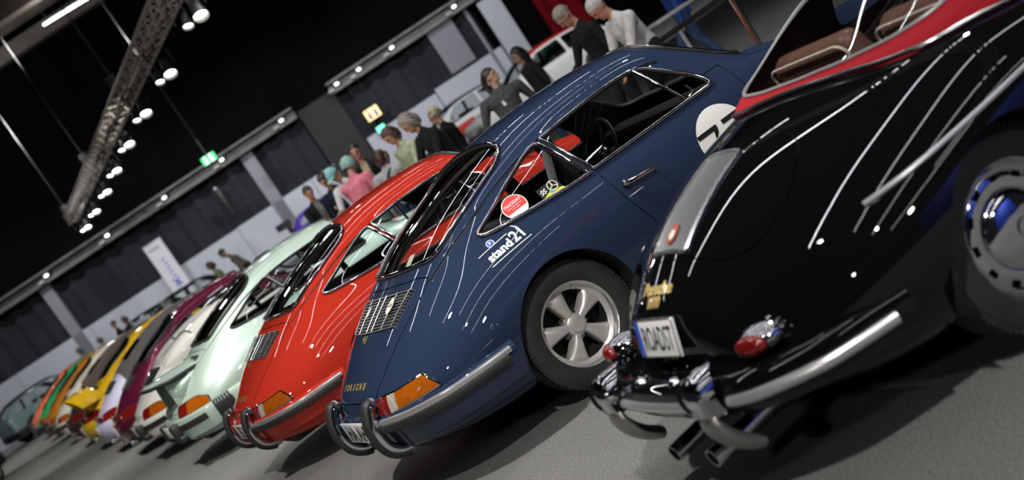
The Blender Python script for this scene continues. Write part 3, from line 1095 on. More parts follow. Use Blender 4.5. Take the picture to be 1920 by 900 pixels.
def cut_coupe(fine=True):
    """all panels of the coupe, cut once and shared"""
    key = 'coupe_fine' if fine else 'coupe_far'
    if key in CACHE: return CACHE[key]
    d = .017 if fine else .035
    full = loft(COUPE, ds=d, dt=d)
    R = {'full': full, 'skin': Skin(full)}
    p = full
    xz = lambda q: q.V[:, [0, 2]]
    xy = lambda q: q.V[:, [0, 1]]
    sideonly = lambda q, g, y0=.40, t0=0: np.where((np.abs(q.V[:, 1]) > y0) & (q.T > t0), g, -.1)
    for cx in (0, WB):
        _, p = p.clip(sideonly(p, sdist(xz(p), arch_poly(cx, .345)), .38))
    win = {}
    for nm, poly in (('quarter', QUARTER), ('doorwin', DOORWIN)):
        win[nm], p = p.clip(sideonly(p, sdist(xz(p), poly), .40, 7.4))
    for nm, poly in (('wscreen', WSCREEN), ('rwindow', RWINDOW)):
        win[nm], p = p.clip(np.where(p.T > 9.2, sdist(xy(p), poly), -.1))
    shell_in = p
    g = np.where((p.T > 7) & (p.V[:, 2] > .45), sdist(xy(p), LID), -.1)
    # lower edge of the lid
    lid, p = p.clip(np.minimum(g, np.where(p.V[:, 0] < 0, p.V[:, 2] - .548, .1)))
    g = np.where((p.T > 7) & (p.V[:, 2] > .40), sdist(xy(p), LID), -.1)
    gap, p = p.clip(np.minimum(g + .0055, np.where(p.V[:, 0] < 0, p.V[:, 2] - .5425, .1)))
    grille_hole, lid = lid.clip(sdist(xy(lid), GRILLE))
    hood, p = p.clip(np.where(p.T > 9, sdist(xy(p), HOOD), -.1))
    gap, p = p.clip(np.where(p.T > 9, sdist(xy(p), HOOD) + .003, -.1))
    door, p = p.clip(np.where((np.abs(p.V[:, 1]) > .5) & (p.T < 9.5) & (p.T > 2.0), sdist(xz(p), DOOR), -.1))
    gap, p = p.clip(np.where((np.abs(p.V[:, 1]) > .5) & (p.T < 9.5) & (p.T > 2.0), sdist(xz(p), DOOR) + .0045, -.1))
    R['lid'], R['hood'], R['body'], R['grille_hole'] = lid, hood, p, grille_hole
    split = lambda q: q.clip(q.V[:, 1])
    R['door_l'], R['door_r'] = split(door)
    for nm in ('quarter', 'doorwin'):
        R[nm + '_l'], R[nm + '_r'] = split(win[nm])
    R['wscreen'], R['rwindow'] = win['wscreen'], win['rwindow']
    R['lining'] = shell_in.offset(-.012).flip()
    M_ = {k: v.mesh(k) for k, v in R.items() if isinstance(v, Panel) and k not in ('full', 'grille_hole')}
    for k in ('quarter_l', 'quarter_r', 'doorwin_l', 'doorwin_r', 'wscreen', 'rwindow'):
        M_[k] = R[k].offset(-.006).mesh(k)
    R['mesh'] = M_
    CACHE[key] = R
    return R


def ring(sk, poly, mode, side=1, lift=0.0):
    out = []
    for a, b in densify(poly, .02):
        p = sk.side(a, b, side, lift) if mode == 'side' else sk.top(a, b, lift)
        if p is not None: out.append(p)
    return out


def frame_mesh(key, sk, poly, mode, side=1, r_out=.011, r_in=.007, extra=()):
    """rubber seal (slot 0) with a bright bead on it (slot 1)"""
    if key in CACHE: return CACHE[key]
    g = G()
    pts = ring(sk, poly, mode, side, .002)
    g.tube(pts, r_out, closed=True, n=8, mi=0)
    pts2 = ring(sk, poly, mode, side, .009)
    g.tube(pts2, r_in, closed=True, n=8, mi=1)
    for e in extra:
        q = [sk.side(a, b, side, .004) for a, b in densify(e, .03, closed=False)]
        q = [v for v in q if v is not None]
        g.tube(q, .012, n=8, mi=1)
    CACHE[key] = g.mesh('frame', sharp=60)
    return CACHE[key]


def grille_meshes(sk):
    if 'grille' in CACHE: return CACHE['grille']
    g = G()
    nb = 12
    for i in range(nb):
        u = i / (nb - 1)
        xa = -.482 - u * (.648 - .482)
        hw = .380 - u * (.380 - .332)
        pts = []
        for y in np.linspace(-hw, hw, 21):
            x = xa - .022 * (1 - (y / hw) ** 2)
            pts.append(sk.top(x, y, .004))
        g.tube(pts, .0052, n=6, mi=0, flat=(1.1, .8))
    bars = []
    for f in (-.93, -.55, -.12, .12, .55, .93):
        pts = []
        for u in np.linspace(-.01, 1.01, 12):
            xa = -.482 - u * (.648 - .482)
            hw = .380 - u * (.380 - .332)
            y = f * hw
            pts.append(sk.top(xa - .022 * (1 - f * f), y, .012))
        g.tube(pts, .0038, n=6, mi=0)
    m = g.mesh('grille', sharp=60)
    b = G()
    V = []
    for u in np.linspace(0, 1, 8):
        for f in np.linspace(-1, 1, 12):
            xa = -.478 - u * (.655 - .478)
            hw = .385 - u * .05
            V.append(sk.top(xa - .022 * (1 - f * f), f * hw, -.03))
    b.add(V, [(i * 12 + j, i * 12 + j + 1, (i + 1) * 12 + j + 1, (i + 1) * 12 + j) for i in range(7) for j in range(11)])
    CACHE['grille'] = (m, b.mesh('grille_backing'))
    return CACHE['grille']


def tail_light(sk_panel, side, poly, zones, key):
    """lens lifted off the body; zones: list of (limit along, slot)"""
    if key in CACHE: return CACHE[key]
    P = sk_panel['full']
    sel = P
    e1 = np.array([.175, side * .34]) / .3824
    o = np.array([-.905, side * .385])
    def A(q): return np.stack([(q.V[:, :2] - o) @ e1, q.V[:, 2]], 1)
    ok = lambda q, g: np.where((q.V[:, 0] < -.3) & (q.V[:, 1] * side > .2) & (q.T < 10), g, -.1)
    lens, _ = sel.clip(ok(sel, sdist(A(sel), poly)))
    out = []
    rest = lens
    for lim in zones:
        a, rest = rest.clip(lim - A(rest)[:, 0])
        out.append(a)
    out.append(rest)
    CACHE[key] = (lens, out, A)
    return CACHE[key]
def seat_mesh():
    if 'seat' in CACHE: return CACHE['seat']
    g = G()
    g.box((0, 0, .36), (.50, .46, .14), None, 0, .05)
    R = Matrix.Rotation(-.34, 3, 'Y')
    g.box((-.30, 0, .60), (.11, .43, .52), R, 0, .05)
    CACHE['seat'] = g.mesh('seat', sharp=50)
    return CACHE['seat']


def steering_mesh():
    if 'steer' in CACHE: return CACHE['steer']
    g = G()
    R = Matrix.Rotation(math.radians(-62), 3, 'Y')
    pts = [R @ Vector((.19 * math.cos(a), .19 * math.sin(a), 0)) for a in np.linspace(0, 2 * PI, 40, endpoint=False)]
    g.tube(pts, .0115, closed=True, n=8, mi=0)
    for a in (0, PI / 2, PI, -PI / 2):
        g.tube([R @ Vector((.03 * math.cos(a), .03 * math.sin(a), -.02)), R @ Vector((.185 * math.cos(a), .185 * math.sin(a), 0))], .008, n=6, mi=1)
    g.sphere(R @ Vector((0, 0, -.02)), .035, mi=1)
    g.tube([R @ Vector((0, 0, -.02)), R @ Vector((0, 0, -.32))], .018, n=8, mi=0)
    CACHE['steer'] = g.mesh('steering_wheel')
    return CACHE['steer']


def interior(car, right_hand=False, colour=None):
    colour = colour or MT['leather']
    for s in (-1, 1):
        st = link('seat', seat_mesh(), colour, car)
        st.location = (.72, s * .34, 0)
    w = link('steering_wheel', steering_mesh(), [MT['rubber'], MT['soft_chrome']], car)
    w.location = (1.17, .34, .80)
    if 'dash' not in CACHE:
        g = G()
        g.box((1.47, 0, .79), (.22, 1.28, .13), None, 0, .05)
        g.box((1.08, 0, .235), (1.30, 1.36, .05), None, 0)
        g.box((.10, 0, .235), (.80, .95, .05), None, 0)
        g.box((.06, 0, .50), (.35, .98, .48), None, 0, .08)
        CACHE['dash'] = g.mesh('cabin_floor')
    link('cabin_floor', CACHE['dash'], MT['lining'], car)


def wells(car):
    if 'wells' not in CACHE:
        g = G()
        for cx in (0, WB):
            for s in (-1, 1):
                V, F = [], []
                for i, a in enumerate(np.linspace(-.25, PI + .25, 20)):
                    for y in (.45, .775):
                        V.append((cx + .352 * math.cos(a), s * y, .315 + .352 * math.sin(a)))
                F = [(2 * i, 2 * i + 1, 2 * i + 3, 2 * i + 2) for i in range(19)]
                n = len(V)
                V.append((cx, s * .45, .315))
                F += [(n, 2 * i, 2 * i + 2) for i in range(19)]
                g.add(V, F)
        g.box((WB / 2 - .1, 0, .21), (2.9, 1.1, .06), None)
        g.box((-.55, 0, .25), (.55, .85, .12), None, 0, .03)
        CACHE['wells'] = g.mesh('wheel_well', sharp=40)
    link('wheel_well', CACHE['wells'], MT['under'], car)


def flat_text(car, body, size, mt, place, name='lettering', bold=0.0, squeeze=1.0, thick=.0015):
    """letters laid on a skin: place(u, v) -> (point, normal)"""
    V, F = text_mesh(body, size, bold, squeeze)
    if not len(V): return None
    W = []
    for x, y, z in V:
        p, n = place(x, y)
        W.append(p + n * thick)
    return link(name, mesh_from(name, W, F, False), mt, car)


def decal_frame(sk, p0, direction, toward):
    """a local chart on the skin: u runs along `direction`, v towards up; rays are shot along -toward"""
    p0 = Vector(p0)
    n = Vector(toward).normalized()
    u = (Vector(direction) - n * Vector(direction).dot(n)).normalized()
    v = n.cross(u).normalized()

    def place(a, b):
        q = p0 + u * a + v * b
        h, nn = sk.hit(q + n * .5, -n)
        if h is None: return q, n
        return h, nn
    return place


def disc(place, r, n=40, ry=None, lift=.001, inner=0.0, poly=None):
    V, F = [], []
    if poly is None:
        poly = [(r * math.cos(a), (ry or r) * math.sin(a)) for a in np.linspace(0, 2 * PI, n, endpoint=False)]
    m = len(poly)
    rings_ = 8
    for k in range(rings_ + 1):
        f = k / rings_
        for a, b in poly:
            p, nn = place(a * f, b * f)
            V.append(p + nn * lift)
    for k in range(rings_):
        for j in range(m):
            l = (j + 1) % m
            F.append((k * m + j, (k + 1) * m + j, (k + 1) * m + l, k * m + l))
    return V, F


LIGHT_EARLY = [(-.06, .462), (-.083, .541), (.02, .549), (.11, .549), (.21, .558), (.286, .565), (.353, .488), (.19, .479), (.06, .471)]
LIGHT_LATE = [(-.02, .50), (-.02, .585), (.10, .595), (.22, .60), (.30, .598), (.40, .56), (.40, .50), (.2, .50)]


def head_lights(car):
    for s in (-1, 1):
        key = 'headl%d' % s
        if key not in CACHE:
            g, r = G(), G()
            R = Matrix.Rotation(math.radians(62), 3, 'Y')
            c = Vector((2.86, s * .565, .60))
            g.sphere(c, (.098, .098, .045), mi=0, R=R, seg=24)
            pts = [c + R @ Vector((.1 * math.cos(a), .1 * math.sin(a), 0)) for a in np.linspace(0, 2 * PI, 32, endpoint=False)]
            r.tube(pts, .012, closed=True, n=8)
            CACHE[key] = (g.mesh('headlight'), r.mesh('headlight_ring'))
        h = link('headlight', CACHE[key][0], MT['clearlens'], car)
        link('headlight_ring', CACHE[key][1], MT['chrome'], h)


def seg_path(path, x0, x1, side=-1):
    """the stretch of the tail line on one side with x between the limits"""
    return [p for p in path if p[1] * side > 0 and x0 <= p[0] <= x1]


def make_coupe(label, pm, k, cat='sports car', group='rear engined sports cars parked in the long row', bumper='early', tail=None, roof='coupe', fine=False, petals=True,
               dark_trim=False, plate=None, wide=1.0, dx=0.0, dy=0.0, rz=0.0, roof_mat=None, name='sports_car', interior_mat=None):
    C = cut_coupe(fine)
    ms, sk = C['mesh'], C['skin']
    loc = (BASE[0] + PITCH_ROW * k * math.cos(ROW) + dx, BASE[1] + PITCH_ROW * k * math.sin(ROW) + dy, 0)
    car = empty(name, label, cat, loc, YAW + rz, group)
    car.scale = (1, wide, 1)
    kf = 'f' if fine else 'c'
    bead = MT['black'] if dark_trim else MT['chrome']

    open_top = roof in ('speedster', 'soft')
    if not open_top:
        link('body_shell', ms['body'], pm, car)
        link('interior_lining', ms['lining'], MT['lining'], car)
        for s, nm in ((1, 'l'), (-1, 'r')):
            for w, poly in (('quarter', QUARTER), ('doorwin', DOORWIN)):
                gl = link('side_window', ms[w + '_' + nm], MT['glass'], car)
                ex = [[(1.152, .874), (1.105, 1.0), (1.055, 1.148)]] if (w == 'doorwin') else ()
                link('window_frame', frame_mesh(kf + w + nm, sk, poly, 'side', s, .0115, .0095, ex), [MT['rubber'], bead], gl)
        gl = link('windshield', ms['wscreen'], MT['glass'], car)
        link('windshield_frame', frame_mesh(kf + 'ws', sk, WSCREEN, 'top', 1, .015, .009), [MT['rubber'], bead], gl)
        gl = link('rear_window', ms['rwindow'], MT['glass'], car)
        link('rear_window_frame', frame_mesh(kf + 'rw', sk, RWINDOW, 'top', 1, .013, .0105), [MT['rubber'], bead], gl)
        # drip rails along the roof and down to the lid
        key = kf + 'gutter'
        if key not in CACHE:
            CACHE[key] = []
            for s in (-1, 1):
                g = G()
                pts = [(1.20, .598, 1.12), (1.12, .607, 1.15), (.90, .597, 1.172), (.60, .590, 1.168), (.35, .585, 1.14), (.10, .573, 1.085), (-.10, .563, 1.015), (-.28, .532, .94), (-.425, .492, .872)]
                q = []
                for x, y, z in catmull(pts, 5, closed=False):
                    h, n = sk.near((x, s * y, z))
                    q.append(h + n * .004)
                g.tube(q, .0075, n=8, mi=0)
                q = [p + Vector((0, s * .002, -.010)) for p in q]
                g.tube(q, .006, n=6, mi=1)
                CACHE[key].append(g.mesh('drip_rail', sharp=60))
        for m_ in CACHE[key]: link('drip_rail', m_, [pm, MT['black']], car)
    else:
        key = kf + roof
        if key not in CACHE:
            b = C['body']
            # keep the panel below the belt line, the scuttle and everything behind the cabin
            xcut = -.33 if roof == 'speedster' else -.36
            g = np.where(b.V[:, 0] > 1.70, 1.0, np.where(b.V[:, 0] < xcut, 1.0, np.maximum(8.05 - b.T, np.maximum(xcut - b.V[:, 0], b.V[:, 0] - 1.70) * 8)))
            keep, cut = b.clip(g)
            li, _ = C['lining'] if isinstance(C['lining'], tuple) else (C['lining'], None)
            g2 = np.where(li.V[:, 0] > 1.70, 1.0, np.where(li.V[:, 0] < xcut, 1.0, 8.0 - li.T))
            lk, _ = li.clip(g2)
            top = None
            if roof == 'soft':
                f = C['full']
                g3 = np.minimum(np.minimum(f.T - 8.02, f.V[:, 0] + .40), 1.28 - f.V[:, 0])
                t, _ = f.offset(.004).clip(g3)
                _, t = t.clip(np.where((np.abs(t.V[:, 1]) > .4), sdist(t.V[:, [0, 2]], DOORWIN), -.1))
                rw = round_poly([(.10, .40), (-.22, .40), (-.22, -.40), (.10, -.40)], .05)
                win, t = t.clip(np.where(t.T > 9.2, sdist(t.V[:, [0, 1]], rw), -.1))
                top = (t.mesh('soft_top'), win.mesh('rear_window'))
            CACHE[key] = (keep.mesh('body'), lk.mesh('lining'), top)
        keep, lk, top = CACHE[key]
        link('body_shell', keep, pm, car)
        link('interior_lining', lk, MT['lining'], car)
        gl = link('windshield', ms['wscreen'], MT['glass'], car)
        link('windshield_frame', frame_mesh(kf + 'ws', sk, WSCREEN, 'top', 1, .015, .009), [MT['rubber'], MT['black']], gl)
        if roof == 'soft':
            link('soft_top', top[0], roof_mat, car)
            link('rear_window', top[1], MT['glass'], car)
            for s, nm in ((1, 'l'), (-1, 'r')):
                link('side_window', ms['doorwin_' + nm], MT['glass'], car)
        else:
            if 'tonneau' not in CACHE:
                ST = []
                for x, zc, zh, wd in ((-.54, .80, .80, .42), (-.46, .885, .89, .57), (-.36, .945, .955, .665), (-.2, .995, 1.015, .705), (.05, 1.06, 1.085, .725), (.3, 1.09, 1.12, .715), (.50, 1.085, 1.11, .72), (.60, .98, .99, .72)):
                    ST.append((x, [(wd, .845 - max(0, -.05 - x) * .16), (wd - .01, .5 * (.87 + zh) - .02), (wd * .82, zh - .02), (wd * .55, zh), (wd * .3, zh - .01), (wd * .1, zc), (0, zc)]))
                t = loft(ST, .03, .03, open_bottom=True)
                gg = G()
                gg.add(t.V, t.F)
                s = G()
                pts = [Skin(t).top(-.06 - .05 * (1 - (y / .6) ** 2), y, .003) for y in np.linspace(-.66, .66, 40)]
                s.tube([p for p in pts if p is not None], .011, n=6)
                CACHE['tonneau'] = (t.mesh('tonneau_cover'), s.mesh('tonneau_seam'))
            tc = link('tonneau_cover', CACHE['tonneau'][0], pm, car)
            link('tonneau_seam', CACHE['tonneau'][1], MT['greentrim'], tc)
    lid = link('engine_lid', ms['lid'], pm, car)
    gm, gb = grille_meshes(cut_coupe(True)['skin'])
    link('grille', gm, MT['black'] if dark_trim else MT['slat'], lid)
    link('grille_backing', gb, MT['ink'], lid)
    link('front_lid', ms['hood'], pm, car)
    for s, nm in ((1, 'l'), (-1, 'r')):
        d = link('door', ms['door_' + nm], pm, car)
        key = kf + 'handle' + nm
        if key not in CACHE:
            g = G()
            pts = [sk.side(x, .737 - .006 * i, s, l) for i, (x, l) in enumerate(((.55, .004), (.56, .028), (.60, .036), (.66, .038), (.72, .034), (.735, .006)))]
            g.tube(pts, [.012, .013, .011, .010, .009, .009], n=10, mi=0)
            g.sphere(sk.side(.553, .737, s, .030), .017, mi=0)
            CACHE[key] = g.mesh('door_handle')
        link('door_handle', CACHE[key], bead, d)
    wells(car)
    interior(car, colour=interior_mat)
    head_lights(car)
    st = 'petal' if petals else 'dish'
    for x in (0, WB):
        for s in (-1, 1):
            wheel(car, x, s, st, .645, detail=fine)

    # ---- rear lights
    for s, nm in ((1, 'l'), (-1, 'r')):
        late = bumper != 'early'
        lens, zones, A = tail_light(C, s, LIGHT_LATE if late else LIGHT_EARLY, (.135, .136) if late else (.040, .098), kf + nm + ('late' if late else 'early'))
        key = kf + nm + 'lm' + ('late' if late else 'early')
        if key not in CACHE:
            res = []
            for z in zones:
                V, F = z.lens(.012)
                res.append(mesh_from('lens', V, F, True, sharp=40) if len(F) else None)
            b = [i for i in range(1)]
            # bright rim round the whole lamp
            g = G()
            e1 = np.array([.175, s * .34]) / .3824
            o = np.array([-.905, s * .385])
            pl = LIGHT_LATE if late else LIGHT_EARLY
            pts = []
            cx = np.array(pl).mean(0)
            for a, z in densify(round_poly(pl, .012), .015):
                q = o + e1 * a
                nrm = Vector((-e1[1] * s * 1.0, e1[0] * s, 0))
                nrm = Vector((-.889, s * .458, 0))
                h, n = sk.hit(Vector((q[0], q[1], z)) + nrm * .6, -nrm)
                if h is not None: pts.append(h + n * .008)
            g.tube(pts, .006, closed=True, n=6)
            CACHE[key] = (res, g.mesh('lamp_rim'))
        res, rim = CACHE[key]
        lr = link('tail_light', rim, bead if not late else MT['rubber'], car)
        if bumper == 'modern':
            names = [('red_lens', MT['redlens'])] * 3
        elif late:
            names = [('red_lens', MT['redlens']), ('amber_lens', MT['amber']), ('amber_lens', MT['amber'])]
        else:
            names = [('red_lens', MT['redlens']), ('clear_lens', MT['clearlens']), ('amber_lens', MT['amber'])]
        for (nm2, mm), m_ in zip(names, res):
            if m_ is not None: link(nm2, m_, mm, lr)
    if bumper == 'modern':
        if 'reflector' not in CACHE:
            V, F = sweep_band([p for p in TAIL if abs(p[1]) < .40], [(.0, .505), (.028, .51), (.030, .57), (.0, .585)])
            CACHE['reflector'] = G().add(V, F).mesh('reflector')
        link('red_reflector_band', CACHE['reflector'], MT['redlens'], car)

    # ---- bumper
    if bumper == 'early':
        if 'b_early' not in CACHE:
            sm = [(-.06, .475), (.0, .480), (.022, .474), (.034, .455), (.038, .43), (.034, .40), (.022, .345), (.004, .305), (-.03, .295), (-.06, .32)]
            V, F = sweep_band(TAIL, sm)
            b = G().add(V, F)
            CACHE['b_early'] = b.mesh('bumper')
            for s in (-1, 1):
                strip, rub = G(), G()
                path = [p for p in catmull(TAIL, 3, closed=False) if p[1] * s > .30 and p[0] < -.40]
                V, F = sweep_band(path, [(.030, .464), (.048, .461), (.052, .448), (.049, .436), (.030, .434)])
                strip.add(V, F)
                V, F = sweep_band([p for p in path if p[0] < -.425 and abs(p[1]) > .315], [(.034, .437), (.058, .434), (.063, .416), (.058, .399), (.034, .395)])
                rub.add(V, F)
                CACHE['b_early%d' % s] = (strip.mesh('bumper_strip'), rub.mesh('bumper_rubber'))
                g, r = G(), G()
                P = catmull([(-.935, s * .325, .548), (-.975, s * .325, .535), (-1.010, s * .325, .47), (-1.018, s * .322, .40), (-1.0, s * .318, .325), (-.945, s * .312, .278), (-.88, s * .305, .268)], 6, closed=False)
                g.tube(P, [.028 + .010 * math.sin(PI * i / (len(P) - 1)) for i in range(len(P))], n=12, flat=(1.0, 1.0), up=(0, 1, 0))
                nP = len(P)
                P2 = []
                for i in range(3, nP - 4):
                    t_ = Vector(P[i + 1]) - Vector(P[i - 1])
                    o_ = Vector((t_.z, 0, -t_.x)).normalized()
                    if o_.x > 0 and abs(o_.x) > .2: o_ = -o_
                    if o_.z > 0 and abs(o_.x) <= .2: o_ = -o_
                    P2.append(Vector(P[i]) + o_ * .019)
                r.tube(P2, .036, n=12, flat=(.62, 1), up=(0, 1, 0))
                CACHE['guards%d' % s] = (g.mesh('bumper_guard'), r.mesh('guard_rubber'))
        bp = link('bumper', CACHE['b_early'], pm, car)
        for s in (-1, 1):
            link('bumper_strip', CACHE['b_early%d' % s][0], MT['bright'], bp)
            link('bumper_rubber', CACHE['b_early%d' % s][1], MT['rubber'], bp)
            gd = link('bumper_guard', CACHE['guards%d' % s][0], MT['chrome'], car)
            link('guard_rubber', CACHE['guards%d' % s][1], MT['rubber'], gd)
    elif bumper == 'impact':
        if 'b_impact' not in CACHE:
            V, F = sweep_band(TAIL, [(-.05, .50), (.02, .502), (.05, .49), (.058, .46), (.056, .38), (.035, .30), (-.02, .27), (-.05, .3)])
            b = G().add(V, F)
            rub = G()
            V, F = sweep_band([p for p in TAIL if abs(p[1]) < .70], [(.05, .455), (.066, .45), (.068, .42), (.064, .395), (.05, .39)])
            rub.add(V, F)
            for s in (-1, 1):
                bel, gd = G(), G()
                path = [p for p in densify(TAIL, .004, closed=False) if p[1] * s > 0 and -.665 < p[0] < -.50]
                m_ = len(path) // 6
                for i in range(6):
                    V, F = sweep_band(path[i * m_:(i + 1) * m_ - 1], [(.0, .505), (.056, .50), (.068, .46), (.066, .37), (.044, .305), (.0, .30)])
                    bel.add(V, F)
                V, F = sweep_band(path, [(.0, .50), (.045, .495), (.058, .46), (.056, .37), (.036, .31), (.0, .30)])
                bel.add(V, F)
                gd.box((-1.01, s * .30, .40), (.10, .17, .17), None, 0, .025)
                gd.box((-.97, s * .30, .33), (.14, .20, .07), None, 0, .02)
                CACHE['b_impact%d' % s] = (bel.mesh('bumper_bellows'), gd.mesh('bumper_guard', sharp=50))
            CACHE['b_impact'] = (b.mesh('bumper'), rub.mesh('bumper_rubber'))
        bp = link('bumper', CACHE['b_impact'][0], pm, car)
        link('bumper_rubber', CACHE['b_impact'][1], MT['rubber'], bp)
        for s in (-1, 1):
            link('bumper_bellows', CACHE['b_impact%d' % s][0], MT['rubber'], bp)
            link('bumper_guard', CACHE['b_impact%d' % s][1], MT['rubber'], bp)
    else:
        if 'b_modern' not in CACHE:
            V, F = sweep_band(TAIL, [(-.05, .50), (.02, .502), (.055, .485), (.075, .44), (.078, .36), (.06, .27), (.02, .215), (-.05, .21)])
            b = G().add(V, F)
            CACHE['b_modern'] = b.mesh('bumper')
            CACHE['pipe'] = G().tube([(-.80, 0, .22), (-1.0, 0, .22)], .036, n=16).mesh('exhaust_pipe')
        link('bumper', CACHE['b_modern'], pm, car)
        for s in (-1, 1):
            link('exhaust_pipe', CACHE['pipe'], MT['chrome'], car).location = (0, s * .42, 0)
    # ---- number plate
    if 'plate' not in CACHE:
        g = G()
        g.box((0, 0, 0), (.006, .46, .115), None, 0, .002)
        CACHE['plate'] = g.mesh('plate')
    pl = link('number_plate', CACHE['plate'], MT['white'], car)
    pl.location = (-1.005 if bumper == 'early' else -1.04, 0, .415)
    if plate:
        ch = flat_text(pl, plate, .125, MT['ink'], lambda u, v: (Vector((-.004, -u, v)), Vector((-1, 0, 0))), 'plate_characters', bold=.002, squeeze=.8)
    # ---- spoilers
    if tail == 'whale':
        if 'whale' not in CACHE:
            t, r = G(), G()
            n = 28
            top, rim = [], []
            for j in range(n + 1):
                y = -.45 + .90 * j / n
                yy = abs(y) / .45
                x1 = -1.03 + .20 * yy ** 2.6
                z1 = .885 - .035 * yy ** 2
                x0 = -.42 - .02 * yy
                z0 = .885 - .07 * yy ** 2
                top.append([(x0 + (x1 - x0) * u, y * (.80 + .20 * u), z0 + (z1 - z0) * u + .03 * math.sin(PI * u) * (1 - yy ** 2) * .3) for u in np.linspace(0, 1, 10)])
                rim.append(Vector(top[-1][-1]))
            V = [p for row in top for p in row]
            F = [(i * 10 + j, i * 10 + j + 1, (i + 1) * 10 + j + 1, (i + 1) * 10 + j) for i in range(n) for j in range(9)]
            V2 = [(x, y, z - .035) for x, y, z in V]
            m = len(V)
            F2 = [tuple(reversed([q + m for q in f])) for f in F]
            t.add(V + V2, F + F2)
            # pedestal that flows into the lid
            ped = loft([(-.43, [(.42, .80), (.38, .86), (.2, .885), (0, .89)]), (-.60, [(.42, .72), (.40, .82), (.25, .86), (0, .87)]),
                        (-.78, [(.40, .62), (.40, .76), (.25, .87), (0, .89)]), (-.88, [(.36, .60), (.34, .74), (.2, .87), (0, .89)])], .03, .03, open_bottom=True)
            t.add(ped.V, ped.F)
            rim2 = [(-.50, -.40, .815)] + [tuple(p + Vector((-.012, 0, -.015))) for p in rim] + [(-.50, .40, .815)]
            r.tube(rim2, .018, n=10, flat=(.7, 1.0))
            CACHE['whale'] = (t.mesh('spoiler', sharp=50), r.mesh('spoiler_edge'))
        sp = link('rear_spoiler', CACHE['whale'][0], pm, car)
        link('spoiler_edge', CACHE['whale'][1], MT['rubber'], sp)
    elif tail == 'bigwing':
        if 'bigwing' not in CACHE:
            t = G()
            prof = [(-.62, .90), (-.66, .955), (-.80, .985), (-.95, .985), (-1.04, .97), (-1.05, .955), (-.95, .945), (-.80, .935), (-.68, .90)]
            V, F = [], []
            n = 24
            for j in range(n + 1):
                y = -.66 + 1.32 * j / n
                f = abs(y) / .66
                for x, z in prof: V.append((x + .16 * f ** 3, y, z - .22 * f ** 5))
            m = len(prof)
            for j in range(n):
                for q in range(m):
                    F.append((j * m + q, j * m + (q + 1) % m, (j + 1) * m + (q + 1) % m, (j + 1) * m + q))
            F += [tuple(range(m - 1, -1, -1)), tuple(n * m + q for q in range(m))]
            t.add(V, F)
            for s in (-1, 1):
                t.box((-.72, s * .47, .80), (.26, .05, .30), Matrix.Rotation(-.25, 3, 'Y'), 0, .02)
            CACHE['bigwing'] = t.mesh('spoiler', sharp=50)
        link('rear_spoiler', CACHE['bigwing'], pm, car)
    return car, C
